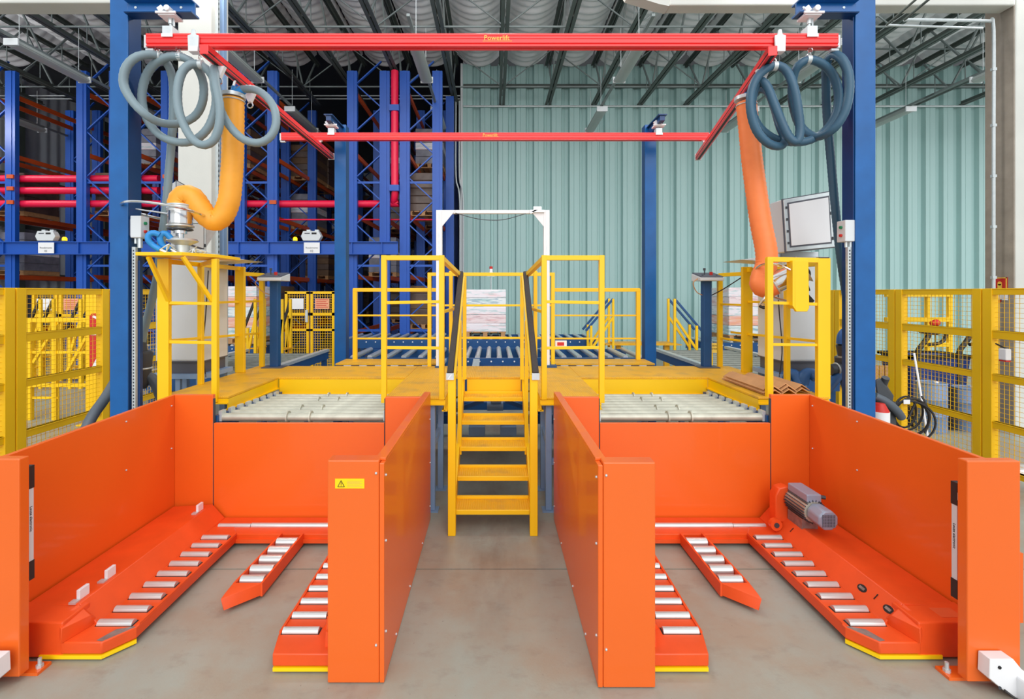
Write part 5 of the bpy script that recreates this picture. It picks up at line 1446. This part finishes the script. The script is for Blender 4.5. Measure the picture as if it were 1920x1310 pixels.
rb.part('white_stripe', MB().bar((-5.64, 6.737, 1.68), (-5.44, 6.737, 1.60), .004, .03).bar((-5.66, 6.737, 1.43), (-5.43, 6.737, 1.43), .004, .03), WHITE)
dts = MB()
for q in range(6): dts.box(-5.58 + q * .024, -5.562 + q * .024, 6.732, 6.736, .98 + (q * 37 % 5) * .035, 1.0 + (q * 37 % 5) * .035)
rb.part('pictograms', dts, INK)
rb.part('stake', MB().box(-5.58, -5.54, 6.76, 6.79, 0, .95), GALV)

# things behind the right fence
def drum(x, y, r, h, label):
    t = Thing('drum', label, 'drum', (x, y, 0), 'blue-grey drums')
    t.part('shell', MB().tube([(x, y, 0), (x, y, .03), (x, y, h * .33), (x, y, h * .345), (x, y, h * .36), (x, y, h * .66), (x, y, h * .675), (x, y, h * .69), (x, y, h - .02), (x, y, h)], [r * .95, r, r, r * 1.04, r, r, r * 1.04, r, r, r * .93], 24), DRUM)
    t.part('rim', MB().ring((x, y, h), (0, 0, 1), r * .96, .012, 28, 6), DRUM)
    t.part('bung', MB().cyl((x + r * .4, y, h), (x + r * .4, y, h + .02), .03, 10), WHITE)
drum(6.37, 7.0, .18, .70, 'blue-grey drum behind the right mesh fence, left of two')
drum(6.95, 7.05, .18, .62, 'blue-grey drum behind the right mesh fence, right of two')
bn = Thing('waste_bin', 'dark blue plastic bin with a black rim behind the two drums', 'bin', (7.0, 7.85, 0))
bn.part('tub', MB().hull([(6.62, 7.6, .0), (7.4, 7.6, 0), (6.62, 8.1, 0), (7.4, 8.1, 0), (6.55, 7.55, 1.0), (7.5, 7.55, 1.0), (6.55, 8.15, 1.0), (7.5, 8.15, 1.0)]), BINB, bev=.02)
bn.part('rim', MB().box(6.52, 7.53, 7.52, 7.58, .98, 1.03).box(6.52, 7.53, 8.12, 8.18, .98, 1.03).box(6.52, 6.58, 7.52, 8.18, .98, 1.03).box(7.47, 7.53, 7.52, 8.18, .98, 1.03), BLACK)
for px0, w_ in ((1722, 'left'), (1800, 'right')):
    d = 7.3
    fm = Thing('floor_machine', 'floor machine with a raised black handle behind the right mesh fence, %s one' % w_, 'machine', (P(px0, 0, d).x, d, 0), 'floor machines')
    q = lambda a, b, dd=d: P(a + px0 - 1722, b, dd)
    fm.part('handle', MB().tube(spline([q(1720, 672), q(1722, 656), q(1734, 640), q(1742, 624), q(1726, 620)], .03), .036, 10).tube(spline([q(1742, 624), q(1756, 625), q(1768, 621), q(1774, 628), q(1764, 642), q(1740, 646)], .03), .026, 8), BLACK)
    fm.part('stem', MB().tube([q(1722, 670), (q(1722, 670).x, d, .25)], .035, 10), DARK)
    b = q(1722, 700); fm.part('machine_body', MB().box(b.x - .16, b.x + .16, d - .2, d + .2, .06, .32).cyl((b.x, d, .0), (b.x, d, .07), .2, 20), DARK, bev=.02)
single('red_knob', MB().ball(P(1755, 605, 7.3), .055, 12, 8).cyl(P(1746, 606, 7.3), P(1755, 605, 7.3), .035, 8), INKR, 'round red knob on a thin stem above the blue bin', 'control')
cr = Thing('wooden_crate', 'slatted brown wooden crate behind the right mesh fence', 'crate', (6.35, 7.75, 0))
for i in range(6): cr.part('slat', MB().box(6.02 + i * .085, 6.085 + i * .085, 7.60, 7.62, .02, .86), WOOD)
cr.part('rail', MB().box(6.0, 6.54, 7.62, 7.66, .1, .18).box(6.0, 6.54, 7.62, 7.66, .7, .78), WOOD)
dk = Thing('plastic_crate', 'dark lattice crate between the two drums', 'crate', (6.66, 7.1, 0))
for i in range(5): dk.part('slat', MB().box(6.56 + i * .04, 6.585 + i * .04, 7.0, 7.02, .02, .62), BLACK)
dk.part('rail', MB().box(6.56, 6.75, 7.02, 7.2, .1, .14).box(6.56, 6.75, 7.02, 7.2, .35, .39).box(6.56, 6.75, 7.02, 7.2, .58, .62), BLACK)
kn = bpy.data.objects.new('stem', MB().cyl((.0, .0, -.4), (0, 0, .03), .01, 6).mesh('stem', BLACK)); COL.objects.link(kn)
kn.parent = [o for o in COL.objects if o.name == 'red_knob'][0]
bs = Thing('broom', 'white broom stick leaning against the right mesh fence', 'broom', P(1733, 805, 5.15))
bs.part('stick', MB().cyl(P(1714, 662, 5.7), (P(1735, 800, 5.3).x, 5.2, .06), .011, 8), WHITE)
bp = P(1735, 800, 5.3); bs.part('head', MB().box(bp.x - .16, bp.x + .16, 5.16, 5.24, .0, .06), DARK)
co = Thing('cable_coil', 'loops of black cable hanging on the right mesh fence above the orange panel', 'cable', P(1700, 790, 5.3))
random.seed(5)
lp_ = []
for k in range(5):
    cx_, cz_ = P(1697 + 5 * (k % 3), 772 + 4 * k, 5.3 - .02 * k)[0], P(0, 772 + 4 * k, 5.3 - .02 * k)[2]
    mb = MB().ring((cx_, 5.3 - .03 * k, cz_), Vector((.15 * (k - 2), 1, .12 * (k % 2))), .17 + .012 * k, .011, 40, 6)
    co.part('cable_loop', mb, BLACK)
co.part('cable_tail', MB().tube(spline(HP([(1728, 742, 5.28), (1738, 762, 5.24), (1742, 790, 5.22), (1734, 812, 5.2)]), .04), .01, 6).tube(HP([(1718, 752, 5.26), (1702, 786, 5.26)]), .012, 6), BLACK)
co.part('paper_tag', MB().box(P(1690, 0, 5.2).x, P(1702, 0, 5.2).x, 5.17, 5.175, P(0, 756, 5.2).z, P(0, 748, 5.2).z), WHITE)
pu_ = Thing('vacuum_pump', 'grey portable pump with nozzle and hose at the foot of the right blue post', 'pump', P(1660, 790, 5.0))
pu_.part('body', MB().hull(HP([(1640, 712, 5.0), (1650, 708, 5.0), (1664, 724, 5.0), (1676, 742, 5.0), (1672, 760, 5.0), (1644, 745, 5.0), (1640, 712, 5.25), (1664, 724, 5.25), (1676, 742, 5.25), (1672, 760, 5.25), (1644, 745, 5.25)])), DARK, bev=.02)
pu_.part('nozzle', MB().cyl(P(1655, 722, 5.05), P(1661, 708, 5.0), .035, 12), DARK)
pu_.part('hose', MB().tube(spline(HP([(1640, 742, 4.98), (1660, 752, 4.96), (1680, 768, 4.96), (1690, 782, 5.0)]), .03), .04, 12), HOSED)
pu_.part('stand', MB().box(P(1650, 0, 5.1).x, P(1668, 0, 5.1).x, 5.02, 5.2, 0, P(0, 750, 5.1).z), DARK)
fx = Thing('fire_extinguisher', 'red and white canister behind the right blue post, just above the orange panel', 'extinguisher', P(1651, 800, 4.9))
q = P(1650, 0, 4.9).x
fx.part('cylinder', MB().tube([(q, 4.9, .2), (q, 4.9, .80), (q, 4.9, .88)], [.08, .08, .04], 18), INKR)
fx.part('label_band', MB().cyl((q, 4.9, .60), (q, 4.9, .80), .082, 18), WHITE)
fx.part('stand', MB().cyl((q, 4.9, 0), (q, 4.9, .2), .09, 18), DARK)
ps = MB().hull([(5.7, 5.25, .0), (6.2, 5.2, 0), (6.25, 5.5, 0), (5.75, 5.55, 0), (5.8, 5.3, .05), (6.1, 5.3, .08), (6.0, 5.45, .06)])
single('plastic_sheet', ps, WHITE, 'crumpled white plastic sheet on the floor behind the right mesh fence', 'packaging')
fs = Thing('fire_sign', 'small red fire alarm sign with a yellow symbol on the right concrete column', 'sign', (7.56, 7.2, 1.95))
# fixed to the inner side face of the column
fs.part('plate', MB().box(7.57, 7.583, 7.09, 7.29, 2.02, 2.24), INKR)
fs.part('border', MB().box(7.568, 7.571, 7.09, 7.105, 2.02, 2.24).box(7.568, 7.571, 7.275, 7.29, 2.02, 2.24).box(7.568, 7.571, 7.09, 7.29, 2.225, 2.24), INKY)
fs.part('symbol', MB().cyl((7.566, 7.19, 2.15), (7.571, 7.19, 2.15), .03, 14).box(7.566, 7.571, 7.16, 7.22, 2.03, 2.14), INKY)
fs.part('lower_label', MB().box(7.57, 7.583, 7.09, 7.29, 1.90, 1.99), WHITE)
fs.part('lower_mark', MB().prism([(7.16, 1.91), (7.24, 1.91), (7.2, 1.86)], 'x', 7.57, 7.583), INKR)
fcam = Thing('padlock', 'small white lock box hanging on the first right fence panel', 'lock', P(1878, 668, 5.25))
a = P(1878, 664, 5.05); a.x = min(a.x, 5.40)
fcam.part('box', MB().box(5.34, 5.40, a.y - .04, a.y + .04, 1.30, 1.42), WHITE, bev=.01)
fcam.part('strap', MB().tube([(5.38, a.y, 1.42), (5.40, a.y + .12, 1.46)], .008, 6), BLACK)
fcam.part('red_base', MB().box(5.345, 5.395, a.y - .035, a.y + .035, 1.285, 1.30), INKR)
